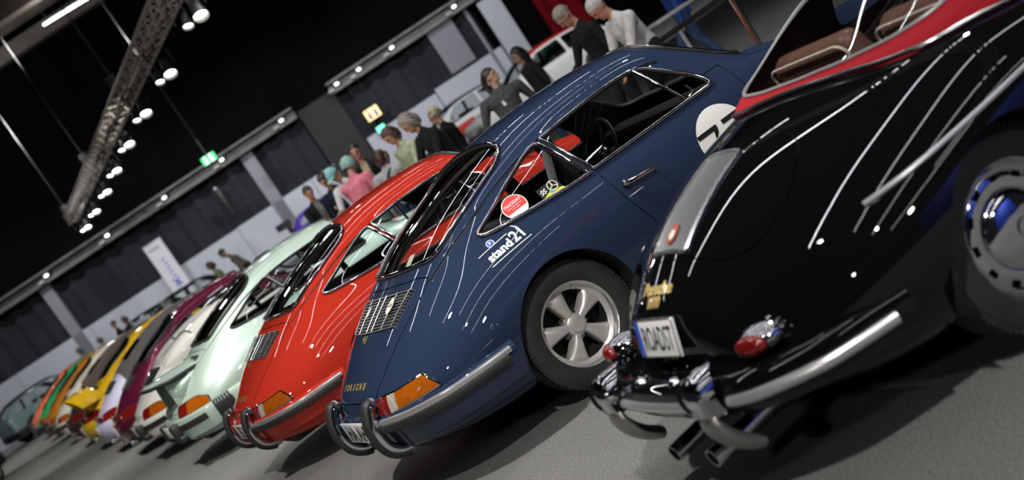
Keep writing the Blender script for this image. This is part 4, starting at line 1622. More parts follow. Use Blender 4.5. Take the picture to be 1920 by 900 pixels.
# ------------------------------------------------------------------ the black roadster in front
ROADSTER = [
    (-.848, [(0, .46)] * 15),
    (-.822, [(0, .335), (.11, .335), (.20, .335), (.26, .345), (.30, .37), (.312, .40), (.305, .435), (.285, .468), (.255, .50), (.218, .532), (.178, .56), (.135, .583), (.09, .60), (.045, .609), (0, .612)]),
    (-.773, [(0, .27), (.2, .27), (.33, .275), (.40, .30), (.445, .35), (.455, .395), (.44, .438), (.413, .476), (.372, .513), (.322, .551), (.265, .588), (.20, .622), (.135, .645), (.07, .658), (0, .662)]),
    (-.69, [(0, .235), (.27, .235), (.44, .24), (.515, .275), (.565, .345), (.575, .41), (.553, .465), (.515, .508), (.457, .552), (.39, .594), (.315, .636), (.235, .674), (.155, .703), (.08, .718), (0, .723)]),
    (-.55, [(0, .21), (.32, .21), (.55, .215), (.635, .26), (.70, .35), (.722, .445), (.71, .515), (.677, .563), (.625, .602), (.555, .638), (.47, .675), (.375, .714), (.26, .756), (.13, .789), (0, .80)]),
    (-.35, [(0, .19), (.36, .19), (.60, .195), (.69, .245), (.775, .37), (.80, .485), (.787, .568), (.752, .632), (.70, .678), (.63, .716), (.545, .75), (.44, .785), (.30, .826), (.15, .86), (0, .872)]),
    (-.10, [(0, .18), (.37, .18), (.62, .185), (.71, .24), (.80, .38), (.827, .515), (.815, .61), (.783, .683), (.733, .738), (.66, .783), (.57, .819), (.46, .852), (.31, .884), (.155, .903), (0, .91)]),
    (.20, [(0, .18), (.37, .18), (.63, .185), (.735, .24), (.81, .38), (.832, .53), (.823, .64), (.794, .727), (.74, .793), (.668, .842), (.588, .874), (.48, .894), (.32, .906), (.16, .911), (0, .913)]),
    (.50, [(0, .18), (.37, .18), (.63, .185), (.74, .24), (.812, .38), (.834, .54), (.824, .65), (.796, .73), (.75, .787), (.692, .828), (.62, .857), (.52, .874), (.35, .882), (.17, .886), (0, .887)]),
    (1.0, [(0, .18), (.37, .18), (.63, .185), (.74, .24), (.812, .38), (.834, .54), (.824, .65), (.796, .73), (.75, .785), (.695, .82), (.62, .845), (.52, .86), (.35, .868), (.17, .872), (0, .874)]),
    (1.45, [(0, .18), (.37, .18), (.63, .185), (.74, .24), (.81, .38), (.832, .54), (.822, .65), (.793, .73), (.747, .784), (.69, .818), (.61, .84), (.50, .86), (.34, .88), (.17, .892), (0, .895)]),
    (1.9, [(0, .18), (.37, .18), (.63, .185), (.73, .24), (.80, .38), (.825, .53), (.818, .65), (.785, .735), (.725, .785), (.65, .797), (.57, .785), (.47, .775), (.33, .795), (.17, .81), (0, .815)]),
    (2.3, [(0, .19), (.34, .19), (.58, .195), (.69, .25), (.77, .38), (.80, .51), (.795, .63), (.765, .71), (.70, .755), (.63, .765), (.55, .74), (.45, .695), (.33, .695), (.17, .705), (0, .71)]),
    (2.65, [(0, .21), (.28, .21), (.46, .22), (.56, .27), (.65, .37), (.69, .48), (.69, .58), (.665, .65), (.61, .69), (.55, .695), (.48, .665), (.40, .605), (.29, .59), (.14, .595), (0, .598)]),
    (2.86, [(0, .25), (.18, .25), (.3, .26), (.38, .30), (.46, .37), (.50, .45), (.50, .52), (.48, .57), (.44, .595), (.39, .59), (.34, .56), (.28, .515), (.2, .50), (.1, .50), (0, .50)]),
    (2.96, [(0, .40)] * 15),
]
SOFTTOP = [
    (.028, [(.20, .897), (.18, .899), (.15, .90), (.11, .901), (.07, .902), (.03, .902), (0, .902)]),
    (.080, [(.45, .880), (.42, .897), (.37, .911), (.28, .920), (.18, .925), (.08, .927), (0, .927)]),
    (.170, [(.575, .866), (.55, .902), (.50, .928), (.39, .948), (.25, .957), (.12, .960), (0, .961)]),
    (.35, [(.64, .852), (.62, .917), (.57, .968), (.45, 1.004), (.29, 1.021), (.13, 1.027), (0, 1.029)]),
    (.58, [(.68, .846), (.65, .937), (.60, 1.024), (.49, 1.078), (.31, 1.103), (.14, 1.111), (0, 1.113)]),
    (.85, [(.705, .840), (.67, .95), (.61, 1.065), (.51, 1.138), (.32, 1.175), (.15, 1.187), (0, 1.19)]),
    (1.15, [(.71, .840), (.67, .96), (.605, 1.075), (.50, 1.15), (.32, 1.19), (.15, 1.203), (0, 1.206)]),
    (1.40, [(.685, .850), (.65, .95), (.59, 1.05), (.49, 1.115), (.32, 1.15), (.15, 1.163), (0, 1.166)]),
]


def make_roadster(pm):
    loc = (1.011, 4.305, 0)
    yaw = math.radians(20)
    car = empty('roadster', 'black convertible roadster with red soft top and chrome bumper guards, nearest the camera', 'sports car', loc, yaw)
    full = loft(ROADSTER, .016, .016)
    sk = Skin(full)
    p = full
    xz = lambda q: q.V[:, [0, 2]]
    xy = lambda q: q.V[:, [0, 1]]
    wb = 2.10
    for cx in (0, wb):
        _, p = p.clip(np.where(np.abs(p.V[:, 1]) > .38, sdist(xz(p), arch_poly(cx, .335, .312)), -.1))
    cock = round_poly([(.36, .50), (1.33, .52), (1.33, -.52), (.36, -.50)], .12)
    _, p = p.clip(np.where(p.T > 8, sdist(xy(p), cock), -.1))
    li = p
    lidp = round_poly([(-.20, .22), (-.20, -.22), (-.267, -.375), (-.48, -.455), (-.64, -.36), (-.70, 0), (-.64, .36), (-.48, .455), (-.267, .375)], [.2, .2, .2, .14, .14, .2, .14, .14, .2], 8)
    lid, p = p.clip(np.where(p.T > 7, sdist(xy(p), lidp), -.1))
    _, p = p.clip(np.where(p.T > 7, sdist(xy(p), lidp) + .004, -.1))
    grp = round_poly([(-.278, .130), (-.292, -.098), (-.662, -.116), (-.658, .095)], .012)
    hole, lid = lid.clip(sdist(xy(lid), grp))
    doorp = round_poly([(.52, .84), (.50, .5), (.56, .28), (1.32, .28), (1.38, .45), (1.38, .84)], [0, .1, .1, .1, .1, 0], 6)
    dc = lambda q, e: np.where((np.abs(q.V[:, 1]) > .5) & (q.T < 9.2) & (q.T > 2), sdist(xz(q), doorp) + e, -.1)
    door, p = p.clip(dc(p, 0))
    _, p = p.clip(dc(p, .003))
    hoodp = round_poly([(1.55, .42), (1.55, -.42), (2.2, -.38), (2.72, -.2), (2.78, 0), (2.72, .2), (2.2, .38)], .12, 6)
    hood, p = p.clip(np.where(p.T > 8.5, sdist(xy(p), hoodp), -.1))
    _, p = p.clip(np.where(p.T > 8.5, sdist(xy(p), hoodp) + .003, -.1))
    link('body_shell', p.mesh('body'), pm, car)
    link('interior_lining', li.offset(-.012).flip().mesh('lining'), MT['lining'], car)
    ld = link('engine_lid', lid.mesh('lid'), pm, car)
    link('front_lid', hood.mesh('front_lid'), pm, car)
    dl, dr = door.clip(door.V[:, 1])
    for s, d in ((1, dl), (-1, dr)):
        dd = link('door', d.mesh('door'), pm, car)
        g = G()
        g.tube([sk.side(x, .70, s, l) for x, l in ((.60, .003), (.61, .03), (.68, .034), (.74, .03), (.75, .003))], .010, n=10)
        g.build('door_handle', MT['chrome'], dd)
    # lid grille: a bright frame filled with fine lengthwise bars
    g = G()
    g.tube([sk.top(a, b, .004) for a, b in densify(grp, .02)], .0068, closed=True, n=8)
    g.build('grille_frame', MT['soft_chrome'], ld)
    b = G()
    for f in np.linspace(-.94, .94, 21):
        pts = []
        for u in np.linspace(.005, .995, 16):
            q = (np.array([-.281, .127]) * (1 + f) / 2 + np.array([-.295, -.095]) * (1 - f) / 2) * (1 - u) + (np.array([-.655, .092]) * (1 + f) / 2 + np.array([-.659, -.113]) * (1 - f) / 2) * u
            pts.append(sk.top(q[0], q[1], .001))
        b.tube(pts, .0026, n=5)
    for u in (.33, .66):
        b.tube([sk.top(-.285 - u * .375, y, -.006) for y in np.linspace(-.095, .10, 8)], .0025, n=5)
    b.build('grille_bars', MT['greybars'], ld)
    hole.offset(-.012).mesh('x')
    link('grille_backing', hole.offset(-.014).mesh('grille_backing'), MT['grillegrey'], ld)
    # round red sticker with a pale figure on the grille
    pl = decal_frame(sk, sk.top(-.606, -.003, 0), (.985, .06, .17), (-.4, 0, .92))
    V, F = disc(pl, .038, ry=.030, lift=.010)
    st = link('grille_badge', mesh_from('badge', V, F), MT['badge_rim'], ld)
    V, F = disc(pl, 0, lift=.0112, poly=[(-.022, -.010), (-.012, -.018), (.006, -.015), (.016, -.004), (.012, .012), (-.004, .016), (-.02, .008)])
    link('badge_centre', mesh_from('badge', V, F), MT['white'], st)
    # gilt script on the tail
    pl = decal_frame(sk, (-.764, -.02, .670), (.0, -1, .02), (-.82, 0, .57))
    flat_text(car, 'Porsche', .052, MT['gold'], pl, 'gilt_script', bold=.004, squeeze=1.05, thick=.006)
    pl = decal_frame(sk, (-.794, -.02, .640), (.0, -1, .02), (-.9, 0, .43))
    flat_text(car, '1600', .040, MT['gold'], pl, 'gilt_number', bold=.004, squeeze=1.05, thick=.006)
    # number plate
    R = Matrix.Rotation(math.radians(8), 3, 'Y')
    pt = link('number_plate', G().box((0, 0, 0), (.008, .278, .124), None, 0, .003).mesh('plate', sharp=40), MT['white'], car)
    pt.location = (-.850, .0, .543)
    pt.rotation_euler = (0, math.radians(18), 0)
    fr = G()
    fr.tube([(-.003, y, z) for y, z in round_poly([(-.131, -.061), (.131, -.061), (.131, .061), (-.131, .061)], .008)], .0035, closed=True, n=6)
    fr.build('plate_frame', MT['soft_chrome'], pt)
    link('plate_strip', G().box((-.005, .116, 0), (.002, .026, .116), None).mesh('strip'), MT['blueprint'], pt)
    flat_text(pt, 'ROADST', .112, MT['ink'], lambda u, v: (Vector((-.005, -.014 - u, v)), Vector((-1, 0, 0))), 'plate_characters', bold=.0, squeeze=.47, thick=.002)
    # teardrop rear lamps
    for s in (-1, 1):
        lp = G()
        h = Vector((-.795, s * .466, .478))
        out = Vector((-.95, s * .30, .06)).normalized()
        e1 = Vector((0, 0, 1)).cross(out).normalized()
        M_ = Matrix((e1, out, Vector((0, 0, 1)).cross(e1) * 0 + out.cross(e1) * -1)).transposed()
        c = h + out * .010
        B = Matrix((e1, out.cross(e1), out)).transposed()
        lp.sphere(c - out * .045, (.076, .046, .085), R=B, seg=32, rings=20)
        base = lp.build('tail_light', MT['chrome'], car)
        G().sphere(c + out * .022, (.060, .033, .030), R=B, seg=28, rings=14).build('red_lens', MT['redlens'], base)
    # bumper: black blade, bright strip, tall chrome guards, two number-plate lamps
    tail = catmull([(-.47, .735), (-.55, .700), (-.66, .662), (-.75, .612), (-.868, .475), (-.912, .345), (-.937, .18), (-.943, 0), (-.937, -.18), (-.912, -.345), (-.868, -.475), (-.75, -.612), (-.66, -.662), (-.55, -.700), (-.47, -.735)], 6, closed=False)
    V, F = sweep_band(tail, [(-.115, .418), (-.03, .432), (.01, .430), (.030, .415), (.036, .39), (.034, .36), (.022, .325), (.0, .302), (-.03, .305), (-.02, .34), (-.008, .375), (-.02, .405)])
    bp = G().add(V, F).build('bumper', pm, car)
    for lo, hi in ((-9, -.385), (-.262, .262), (.385, 9)):
        V, F = sweep_band([q for q in catmull(tail, 3, closed=False) if lo < q[1] < hi and q[0] < -.52], [(.030, .386), (.044, .387), (.053, .379), (.056, .369), (.053, .359), (.044, .351), (.030, .352)])
        G().add(V, F).build('bumper_strip', MT['bright'], bp)
    for s in (-1, 1):
        y = s * .322
        gd = G()
        # tall lozenge horn: raised rim round a flat mirror face with a middle ridge
        key_ = [(-.940, .482, .006), (-.962, .478, .026), (-.988, .460, .056), (-1.006, .434, .072), (-1.013, .402, .064), (-1.009, .370, .048), (-.996, .340, .036)]
        ks = catmull(key_, 4, closed=False)
        V, F = [], []
        for x, z, w in ks:
            w = max(w, .004)
            V += [(x + .055, y - w * .9, z), (x + .004, y - w, z), (x - .006, y - w * .90, z), (x + .002, y - w * .74, z), (x - .007, y, z), (x + .002, y + w * .74, z), (x - .006, y + w * .90, z), (x + .004, y + w, z), (x + .055, y + w * .9, z)]
        for i in range(len(ks) - 1):
            for j in range(8): F.append((i * 9 + j, i * 9 + j + 1, (i + 1) * 9 + j + 1, (i + 1) * 9 + j))
        F.append(tuple(range(8, -1, -1)))
        gd.add(V, F)
        go = link('bumper_guard', gd.mesh('bumper_guard', sharp=22), MT['chrome'], car)
        sk_ = G()
        V, F = [], []
        pr = [(-.990, .352, .042, .02), (-.992, .322, .056, .02), (-.980, .285, .062, .022), (-.958, .250, .064, .022), (-.928, .220, .062, .02), (-.895, .198, .058, .016)]
        P = [(x, y, z) for x, z, w, h in pr]
        sk_.tube(catmull(P, 4, closed=False), [float(v) for v in np.interp(np.linspace(0, 5, 21), range(6), [q[2] for q in pr])], n=14, flat=(1.0, .42), up=(0.75, 0, 0.66))
        sk_.build('guard_skirt', MT['skirt'], go)
    for y in (.115, -.115):
        h = G().sphere((-.930, y, .425), (.026, .026, .022), seg=20).build('plate_lamp', MT['chrome'], bp)
    for y in (.045, -.205):
        ex = G()
        ex.lathe([(.027, 0), (.031, -.0), (.031, .30), (.027, .30), (.027, 0)], n=24, axis='x')
        e = ex.build('exhaust_pipe', MT['chrome'], car)
        e.location = (-1.0, y, .20)
        e.rotation_euler = (0, math.radians(-4), 0)
        e2 = G().lathe([(.0275, .03), (0.0, .04)], n=16, axis='x').build('pipe_bore', MT['ink'], e)
    # bright moulding along the flank
    for s in (-1, 1):
        g = G()
        pts = [sk.side(x, .655 + .085 * (min(x, .3) + .41), s, .004) for x in np.linspace(-.408, 1.9, 60)]
        g.tube(pts, .008, n=10)
        g.build('side_moulding', MT['bright'], car)
    # wells, wheels
    wl = G()
    for cx in (0, wb):
        for s in (-1, 1):
            V = []
            for a in np.linspace(-.25, PI + .25, 20):
                for yy in (.44, .79): V.append((cx + .345 * math.cos(a), s * yy, .312 + .345 * math.sin(a)))
            F = [(2 * i, 2 * i + 1, 2 * i + 3, 2 * i + 2) for i in range(19)]
            n = len(V)
            V.append((cx, s * .44, .312))
            F += [(n, 2 * i, 2 * i + 2) for i in range(19)]
            wl.add(V, F)
    wl.box((1.05, 0, .2), (2.6, 1.1, .06))
    wl.build('wheel_well', MT['under'], car)
    rim = G()
    rim.lathe([(.197, -.050), (.206, -.062), (.210, -.066), (.2105, -.058), (.206, -.050)], n=96)
    rim.lathe([(.206, -.063), (.199, -.058), (.194, -.042), (.190, -.026), (.184, -.022)], n=96)
    # pierced disc
    ns_ = 12
    V, F = [], []
    ra = [.184, .178, .171, .152, .128, .10, .03]
    hh = [-.022, -.030, -.036, -.038, -.040, -.034, -.03]
    M2 = 96
    for r, h in zip(ra, hh):
        for j in range(M2):
            a = 2 * PI * j / M2
            V.append((r * math.cos(a), h, r * math.sin(a)))
    for i in range(len(ra) - 1):
        for j in range(M2):
            if i == 2 and (j % 8) in (1, 2, 3): continue
            F.append((i * M2 + j, i * M2 + (j + 1) % M2, (i + 1) * M2 + (j + 1) % M2, (i + 1) * M2 + j))
    rim.add(V, F)
    rm = rim.mesh('wheel', sharp=50)
    hc = G().lathe([(.122, -.036), (.124, -.046), (.118, -.054), (.095, -.066), (.06, -.074), (.03, -.077), (.028, -.084), (.0, -.087)], n=64).mesh('hub_cap', sharp=30)
    br = G().lathe([(.19, .06), (.19, -.01), (.0, -.005)], n=48).mesh('brake_drum')
    for x in (0, wb):
        for s in (-1, 1):
            w = link('wheel', rm, MT['chrome'], car)
            w.location = (x, s * .640, TIRE_R)
            w.rotation_euler = (0, .3, 0 if s < 0 else PI)
            link('tire', tire_mesh(), MT['tire'], w)
            link('hub_cap', hc, MT['chrome'], w)
            link('brake_drum', br, MT['black'], w)
    # ---- soft top
    t = loft(SOFTTOP, .018, .018, open_bottom=True)
    # the gently inward curve of the rear edge
    ts = Skin(t)
    winp = round_poly([(.100, 0), (.110, -.25), (.152, -.43), (.228, -.53), (.34, -.580), (.50, -.555), (.62, -.47), (.66, -.3), (.67, 0), (.66, .3), (.62, .47), (.50, .555), (.34, .580), (.228, .53), (.152, .43), (.110, .25)], .06, 5)
    win, top = t.clip(sdist(t.V[:, [0, 1]], winp))
    sidew = round_poly([(.86, .90), (1.34, .90), (1.28, 1.03), (1.0, 1.10), (.86, 1.09)], .05)
    sg, top = top.clip(np.where(np.abs(top.V[:, 1]) > .45, sdist(top.V[:, [0, 2]], sidew), -.1))
    tp = link('soft_top', top.mesh('soft_top'), MT['redcanvas'], car)
    link('top_lining', top.offset(-.006).flip().mesh('top_lining'), MT['maroon'], tp)
    link('rear_window', win.mesh('rear_window'), MT['plastic'], tp)
    a, b = sg.clip(sg.V[:, 1])
    link('side_window', a.mesh('side_window'), MT['glass'], tp)
    link('side_window', b.mesh('side_window'), MT['glass'], tp)
    g = G()
    g.tube([q for q in [ts.top(x, y, .003) for x, y in densify(winp, .02)] if q is not None], .008, closed=True, n=8, flat=(1, .8))
    g.build('window_welt', MT['greywelt'], tp)
    # chrome edge moulding and black bead where the canvas meets the body
    base = [(x, y) for x, y in [(1.30, -.69), (1.0, -.71), (.8, -.702), (.58, -.684), (.45, -.664), (.34, -.640), (.25, -.615), (.165, -.573), (.10, -.48), (.062, -.36), (.034, -.2), (.024, 0)]]
    base = base + [(x, -y) for x, y in base[-2::-1]]
    cv = catmull(base, 8, closed=False)
    for nm, lift, r, off, mt_ in (('edge_moulding', .012, .0075, -.002, 'soft_chrome'), ('edge_bead', .004, .011, -.022, 'rubber')):
        pts = []
        n = len(cv)
        for i in range(n):
            t_ = cv[min(n - 1, i + 1)] - cv[max(0, i - 1)]
            t_ = t_ / np.linalg.norm(t_)
            q = cv[i] + np.array([t_[1], -t_[0]]) * off * -1
            pp = sk.top(q[0], q[1], lift)
            if pp is not None: pts.append(pp)
        G().tube(pts, r, n=8).build(nm, MT[mt_], tp)
    # wind screen
    ws = G()
    V, F = [], []
    for i in range(13):
        y = -.60 + 1.2 * i / 12
        c = 1 - (y / .62) ** 2
        V += [(1.50 + .12 * c, y, .845 + .045 * c), (1.375 + .05 * c, y * .86, 1.10 + .05 * c)]
    F = [(2 * i, 2 * i + 2, 2 * i + 3, 2 * i + 1) for i in range(12)]
    ws.add(V, F)
    w = ws.build('windshield', MT['glass'], car)
    g = G()
    g.tube([V[2 * i] for i in range(13)] + [V[2 * i + 1] for i in range(12, -1, -1)], .011, closed=True, n=8)
    g.build('windshield_frame', MT['chrome'], w)
    # cabin: maroon seats with light piping, dash, wheel
    for s in (-1, 1):
        sg_ = G()
        sg_.box((.78, s * .33, .40), (.48, .48, .13), None, 0, .05)
        Rb = Matrix.Rotation(-.32, 3, 'Y')
        sg_.box((.52, s * .33, .70), (.11, .50, .56), Rb, 0, .05)
        so = sg_.build('seat', MT['brownleather'], car, sharp=50)
        pp = [Vector((.52, s * .33, .70)) + Rb @ Vector((-.058, yy, zz)) for yy, zz in round_poly([(-.24, -.24), (.24, -.24), (.24, .27), (-.24, .27)], .06)]
        G().tube(pp, .006, closed=True, n=6).build('seat_piping', MT['cream'], so)
    cf = G()
    cf.box((.95, 0, .225), (1.5, 1.36, .05))
    cf.box((.33, 0, .60), (.12, 1.24, .45), Matrix.Rotation(-.2, 3, 'Y'), 0, .04)
    cf.box((1.38, 0, .80), (.16, 1.2, .12), None, 0, .05)
    cf.build('cabin_floor', MT['maroon'], car)
    w = link('steering_wheel', steering_mesh(), [MT['cream'], MT['soft_chrome']], car)
    w.location = (1.10, .33, .82)
    for s in (-1, 1):
        R = Matrix.Rotation(math.radians(60), 3, 'Y')
        c = Vector((2.66, s * .545, .585))
        hl = G().sphere(c, (.09, .09, .04), R=R, seg=24).build('headlight', MT['clearlens'], car)
        G().tube([c + R @ Vector((.092 * math.cos(a), .092 * math.sin(a), 0)) for a in np.linspace(0, 2 * PI, 32, endpoint=False)], .011, closed=True).build('headlight_ring', MT['chrome'], hl)
    return car, sk


MT['grillegrey'] = mat('grey_grille_backing', (0.10, 0.10, 0.105), rough=0.5)
MT['greybars'] = mat('grey_grille_bars', (0.26, 0.26, 0.265), rough=0.35, metal=0.6)
MT['badge_rim'] = mat('rust_red_badge', (0.38, 0.08, 0.04), rough=0.4)
MT['skirt'] = mat('satin_metal_skirt', (0.33, 0.32, 0.31), rough=0.38, metal=0.8)
MT['redcanvas'] = mat('red_canvas', (0.30, 0.008, 0.016), rough=0.8, bump=(400, 0.15), spec=0.2)
MT['maroon'] = mat('maroon_trim', (0.06, 0.018, 0.016), rough=0.7)
MT['brownleather'] = mat('brown_leather', (0.16, 0.075, 0.055), rough=0.45)
MT['greywelt'] = mat('grey_vinyl_welt', (0.24, 0.24, 0.24), rough=0.35)
MT['plastic'] = glass_mat('clear_plastic_pane', tint=(0.80, 0.79, 0.78), refl=1.3, rough=0.02)
# ------------------------------------------------------------------ the row of sports cars
MT['greentrim'] = mat('dark_green_piping', (.02, .07, .045), rough=.6)
P_BLUE = paint('dark_blue_paint', (.020, .033, .070), rough=.38)
P_RED = paint('red_paint', (.52, .034, .018), rough=.4)
P_MINT = paint('mint_silver_paint', (.52, .66, .58), rough=.38, metal=.4)
P_WHITE = paint('ivory_white_paint', (.70, .69, .64), rough=.4)
P_MAROON = paint('maroon_paint', (.085, .008, .028), rough=.35, metal=.2)
P_LAV = paint('pale_lavender_paint', (.52, .50, .66), rough=.4)
P_YEL = paint('yellow_paint', (.68, .42, .015), rough=.4)
P_BROWN = paint('dark_brown_paint', (.045, .028, .022), rough=.4)
P_CREAM = paint('cream_paint', (.62, .60, .50), rough=.4)
P_ORANGE = paint('orange_paint', (.62, .22, .02), rough=.4)
P_GREEN = paint('bright_green_paint', (.02, .28, .08), rough=.4)
P_CORAL = paint('coral_paint', (.55, .11, .05), rough=.4)
P_BLACK = paint('black_paint', (.0035, .0035, .004), rough=.3)
ROOF_GREY = mat('charcoal_canvas', (.045, .042, .041), rough=.85)
ROOF_BROWN = mat('brown_canvas', (.07, .05, .042), rough=.85)

blue, CB = make_coupe('dark blue coupe with white race roundel and stickers, second car from the right', P_BLUE, 0, fine=True, plate='HA AHB')
red, CRD = make_coupe('red coupe with chrome window frames parked beside the dark blue coupe', P_RED, .95, fine=True, plate='EE 35')
mint, _ = make_coupe('pale mint coupe with whale tail spoiler parked left of the red coupe', P_MINT, 2.04, bumper='impact', tail='whale', dark_trim=True)
white, _ = make_coupe('white speedster with smooth tonneau cover left of the mint coupe', P_WHITE, 2.86, bumper='impact', roof='speedster', dark_trim=True)
mar, _ = make_coupe('maroon coupe with full width red rear reflector left of the white speedster', P_MAROON, 3.55, bumper='modern', dark_trim=True, petals=False)
lav, _ = make_coupe('pale lavender convertible with closed charcoal roof', P_LAV, 4.28, bumper='modern', roof='soft', roof_mat=ROOF_GREY, dark_trim=True, petals=False)
yel, _ = make_coupe('yellow coupe with big rear wing', P_YEL, 5.1, bumper='modern', tail='bigwing', dark_trim=True, petals=False)
brn, _ = make_coupe('dark brown convertible with closed brown roof', P_BROWN, 6.1, bumper='modern', roof='soft', roof_mat=ROOF_BROWN, dark_trim=True, petals=False)
crm, _ = make_coupe('cream coupe left of the dark brown convertible', P_CREAM, 7.2, bumper='impact', dark_trim=True)
org, _ = make_coupe('orange coupe near the far end of the row', P_ORANGE, 8.3, bumper='early')
grn, _ = make_coupe('bright green coupe, last but one in the row', P_GREEN, 9.3, bumper='impact', dark_trim=True)
cor, _ = make_coupe('coral red coupe at the far end of the row', P_CORAL, 10.3, bumper='early')

# ---- what only the blue coupe carries
sk = CB['skin']
# white race roundel with two black sevens on the right door
pl = decal_frame(sk, (1.19, -.80, .63), (1, 0, 0), (0, -1, 0))
V, F = disc(pl, .165, lift=.0015)
rd = link('race_roundel', mesh_from('race_roundel', V, F), MT['white'], blue)
g = G()
for x0 in (-.150, .022):
    poly = [(x0, .050), (x0, .075), (x0 + .135, .075), (x0 + .135, .056), (x0 + .078, -.085), (x0 + .053, -.085), (x0 + .106, .050)]
    P_ = densify(poly, .015)
    V = []
    for a, b in P_:
        p, n = pl(a, b)
        V.append(p + n * .003)
    g.add(V, [tuple(range(len(V)))])
g.build('race_number', MT['ink'], rd, smooth=False)
# sponsor script under the quarter window with its two rules
pl = decal_frame(sk, (-.112, -.721, .826), (1, 0, .02), (-.12, -.78, .61))
st = flat_text(blue, 'stand', .066, MT['white'], lambda u, v: pl(u - .030, v), 'sponsor_script', bold=.0022, squeeze=1.0)
flat_text(st, '21', .088, MT['white'], lambda u, v: pl(u + .083, v + .008), 'sponsor_number', bold=.0022, squeeze=.9)
g = G()
for v0, a, b in ((.045, -.125, .055), (-.042, -.115, .135)):
    V = []
    for i in range(9):
        for dv in (-.002, .002):
            p, n = pl(a + (b - a) * i / 8, v0 + dv)
            V.append(p + n * .0018)
    g.add(V, [(2 * i, 2 * i + 2, 2 * i + 3, 2 * i + 1) for i in range(8)])
g.build('sponsor_rule', MT['white'], st, smooth=False)
# little blue parking disc
pl = decal_frame(sk, (-.147, -.677, .871), (1, 0, .02), (-.17, -.74, .65))
V, F = disc(pl, .021, lift=.0015)
pd = link('parking_sticker', mesh_from('sticker', V, F), MT['white'], blue)
V, F = disc(pl, .017, lift=.0022)
link('sticker_field', mesh_from('sticker', V, F), MT['blueprint'], pd)
flat_text(pd, 'P', .026, MT['white'], pl, 'sticker_letter', bold=.0006, thick=.0034)
# round red track sticker inside the quarter glass
pl = decal_frame(sk, (.071, -.662, .946), (1, 0, -.02), (-.13, -.84, .53))
V, F = disc(pl, .066, lift=-.003)
tk = link('track_sticker', mesh_from('sticker', V, F), MT['white'], blue)
V, F = disc(pl, 0, lift=-.0015, poly=[(.061 * math.cos(a), max(-.022, .061 * math.sin(a))) for a in np.linspace(0, 2 * PI, 48, endpoint=False)])
link('sticker_field', mesh_from('sticker', V, F), MT['redprint'], tk)
flat_text(tk, 'TRACKDAY', .0235, MT['white'], lambda u, v: pl(u, v + .020), 'sticker_title', bold=.0003, thick=.001, squeeze=.82)
flat_text(tk, 'BIKE & MOTORSPORT', .0085, MT['white'], lambda u, v: pl(u, v + .001), 'sticker_small_print', thick=.001)
flat_text(tk, '7. May 2021', .0095, MT['white'], lambda u, v: pl(u, v - .012), 'sticker_date', thick=.001)
# black and yellow steering wheel sticker
pl = decal_frame(sk, (.258, -.700, .913), (1, 0, -.02), (-.06, -.89, .46))
V, F = disc(pl, 0, lift=-.003, poly=densify([(-.062, -.034), (.062, -.040), (.062, .040), (-.062, .040)], .02))
ws = link('club_sticker', mesh_from('sticker', V, F), MT['ink'], blue)
V, F = disc(pl, 0, lift=-.0015, poly=densify([(-.058, -.040), (.064, -.040), (.064, -.022), (-.058, -.022)], .02))
link('sticker_bar', mesh_from('sticker', V, F), MT['yellowprint'], ws)
g = G()
for q in range(2):
    pts = [pl(.022 + .026 * math.cos(a), .013 + .026 * math.sin(a))[0] for a in np.linspace(0, 2 * PI, 28, endpoint=False)]
g.tube(pts, .0026, closed=True, n=5)
for a in (PI / 2, PI * 7 / 6, -PI / 6):
    g.tube([pl(.022, .013)[0], pl(.022 + .025 * math.cos(a), .013 + .025 * math.sin(a))[0]], .003, n=5)
g.build('sticker_wheel', MT['cream'], ws)
g = G()
for i in range(4):
    for j in range(4):
        if (i + j) % 2 == 0:
            V = [pl(-.052 + i * .008 + du, -.004 + j * .007 + dv) for du, dv in ((0, 0), (.008, 0), (.008, .007), (0, .007))]
            g.add([p - n * .001 for p, n in V], [(0, 1, 2, 3)])
g.build('sticker_checks', MT['white'], ws, smooth=False)
V, F = disc(pl, .014, ry=.007, lift=-.001, poly=[(.002 + .015 * math.cos(a), -.014 + .006 * math.sin(a)) for a in np.linspace(0, 2 * PI, 24, endpoint=False)])
link('sticker_oval', mesh_from('sticker', V, F), MT['skyprint'], ws)
# gilt letters along the lower edge of the engine lids
for car, C in ((blue, CB), (red, CRD)):
    pl = decal_frame(C['skin'], (-.888, .02, .606), (0, -1, 0), (-.70, 0, .70))
    g = G()
    word = 'PORSCHE'
    for i, ch in enumerate(word):
        V, F = text_mesh(ch, .044, .003, 1.15)
        W = []
        for x, y, z in V:
            p, n = pl((i - 3) * .056 + x, y)
            W.append(p + n * .003)
        g.add(W, F)
    g.build('gilt_lettering', MT['gold'], car, smooth=False)
    pl = decal_frame(C['skin'], (-.700, -.0 + .06, .760), (0, -1, 0), (-.57, 0, .82))
    flat_text(car, '911', .050, MT['gold'], pl, 'gilt_number', bold=.003, squeeze=1.2, thick=.004)
# oval cream sticker and a gilt badge on the blue grille
pl = decal_frame(sk, (-.560, -.19, .842), (.85, .0, .50), (-.5, 0, .86))
V, F = disc(pl, .045, ry=.036, lift=.016)
ov = link('grille_sticker', mesh_from('sticker', V, F), MT['cream'], blue)
flat_text(ov, 'FCT', .026, MT['ink'], lambda u, v: pl(-v + .004, u), 'sticker_letters', bold=.0006, thick=.0175)
pl = decal_frame(sk, (-.565, .16, .842), (.85, 0, .50), (-.5, 0, .86))
V, F = disc(pl, .035, ry=.014, lift=.016)
link('grille_badge', mesh_from('badge', V, F), MT['gold'], blue)
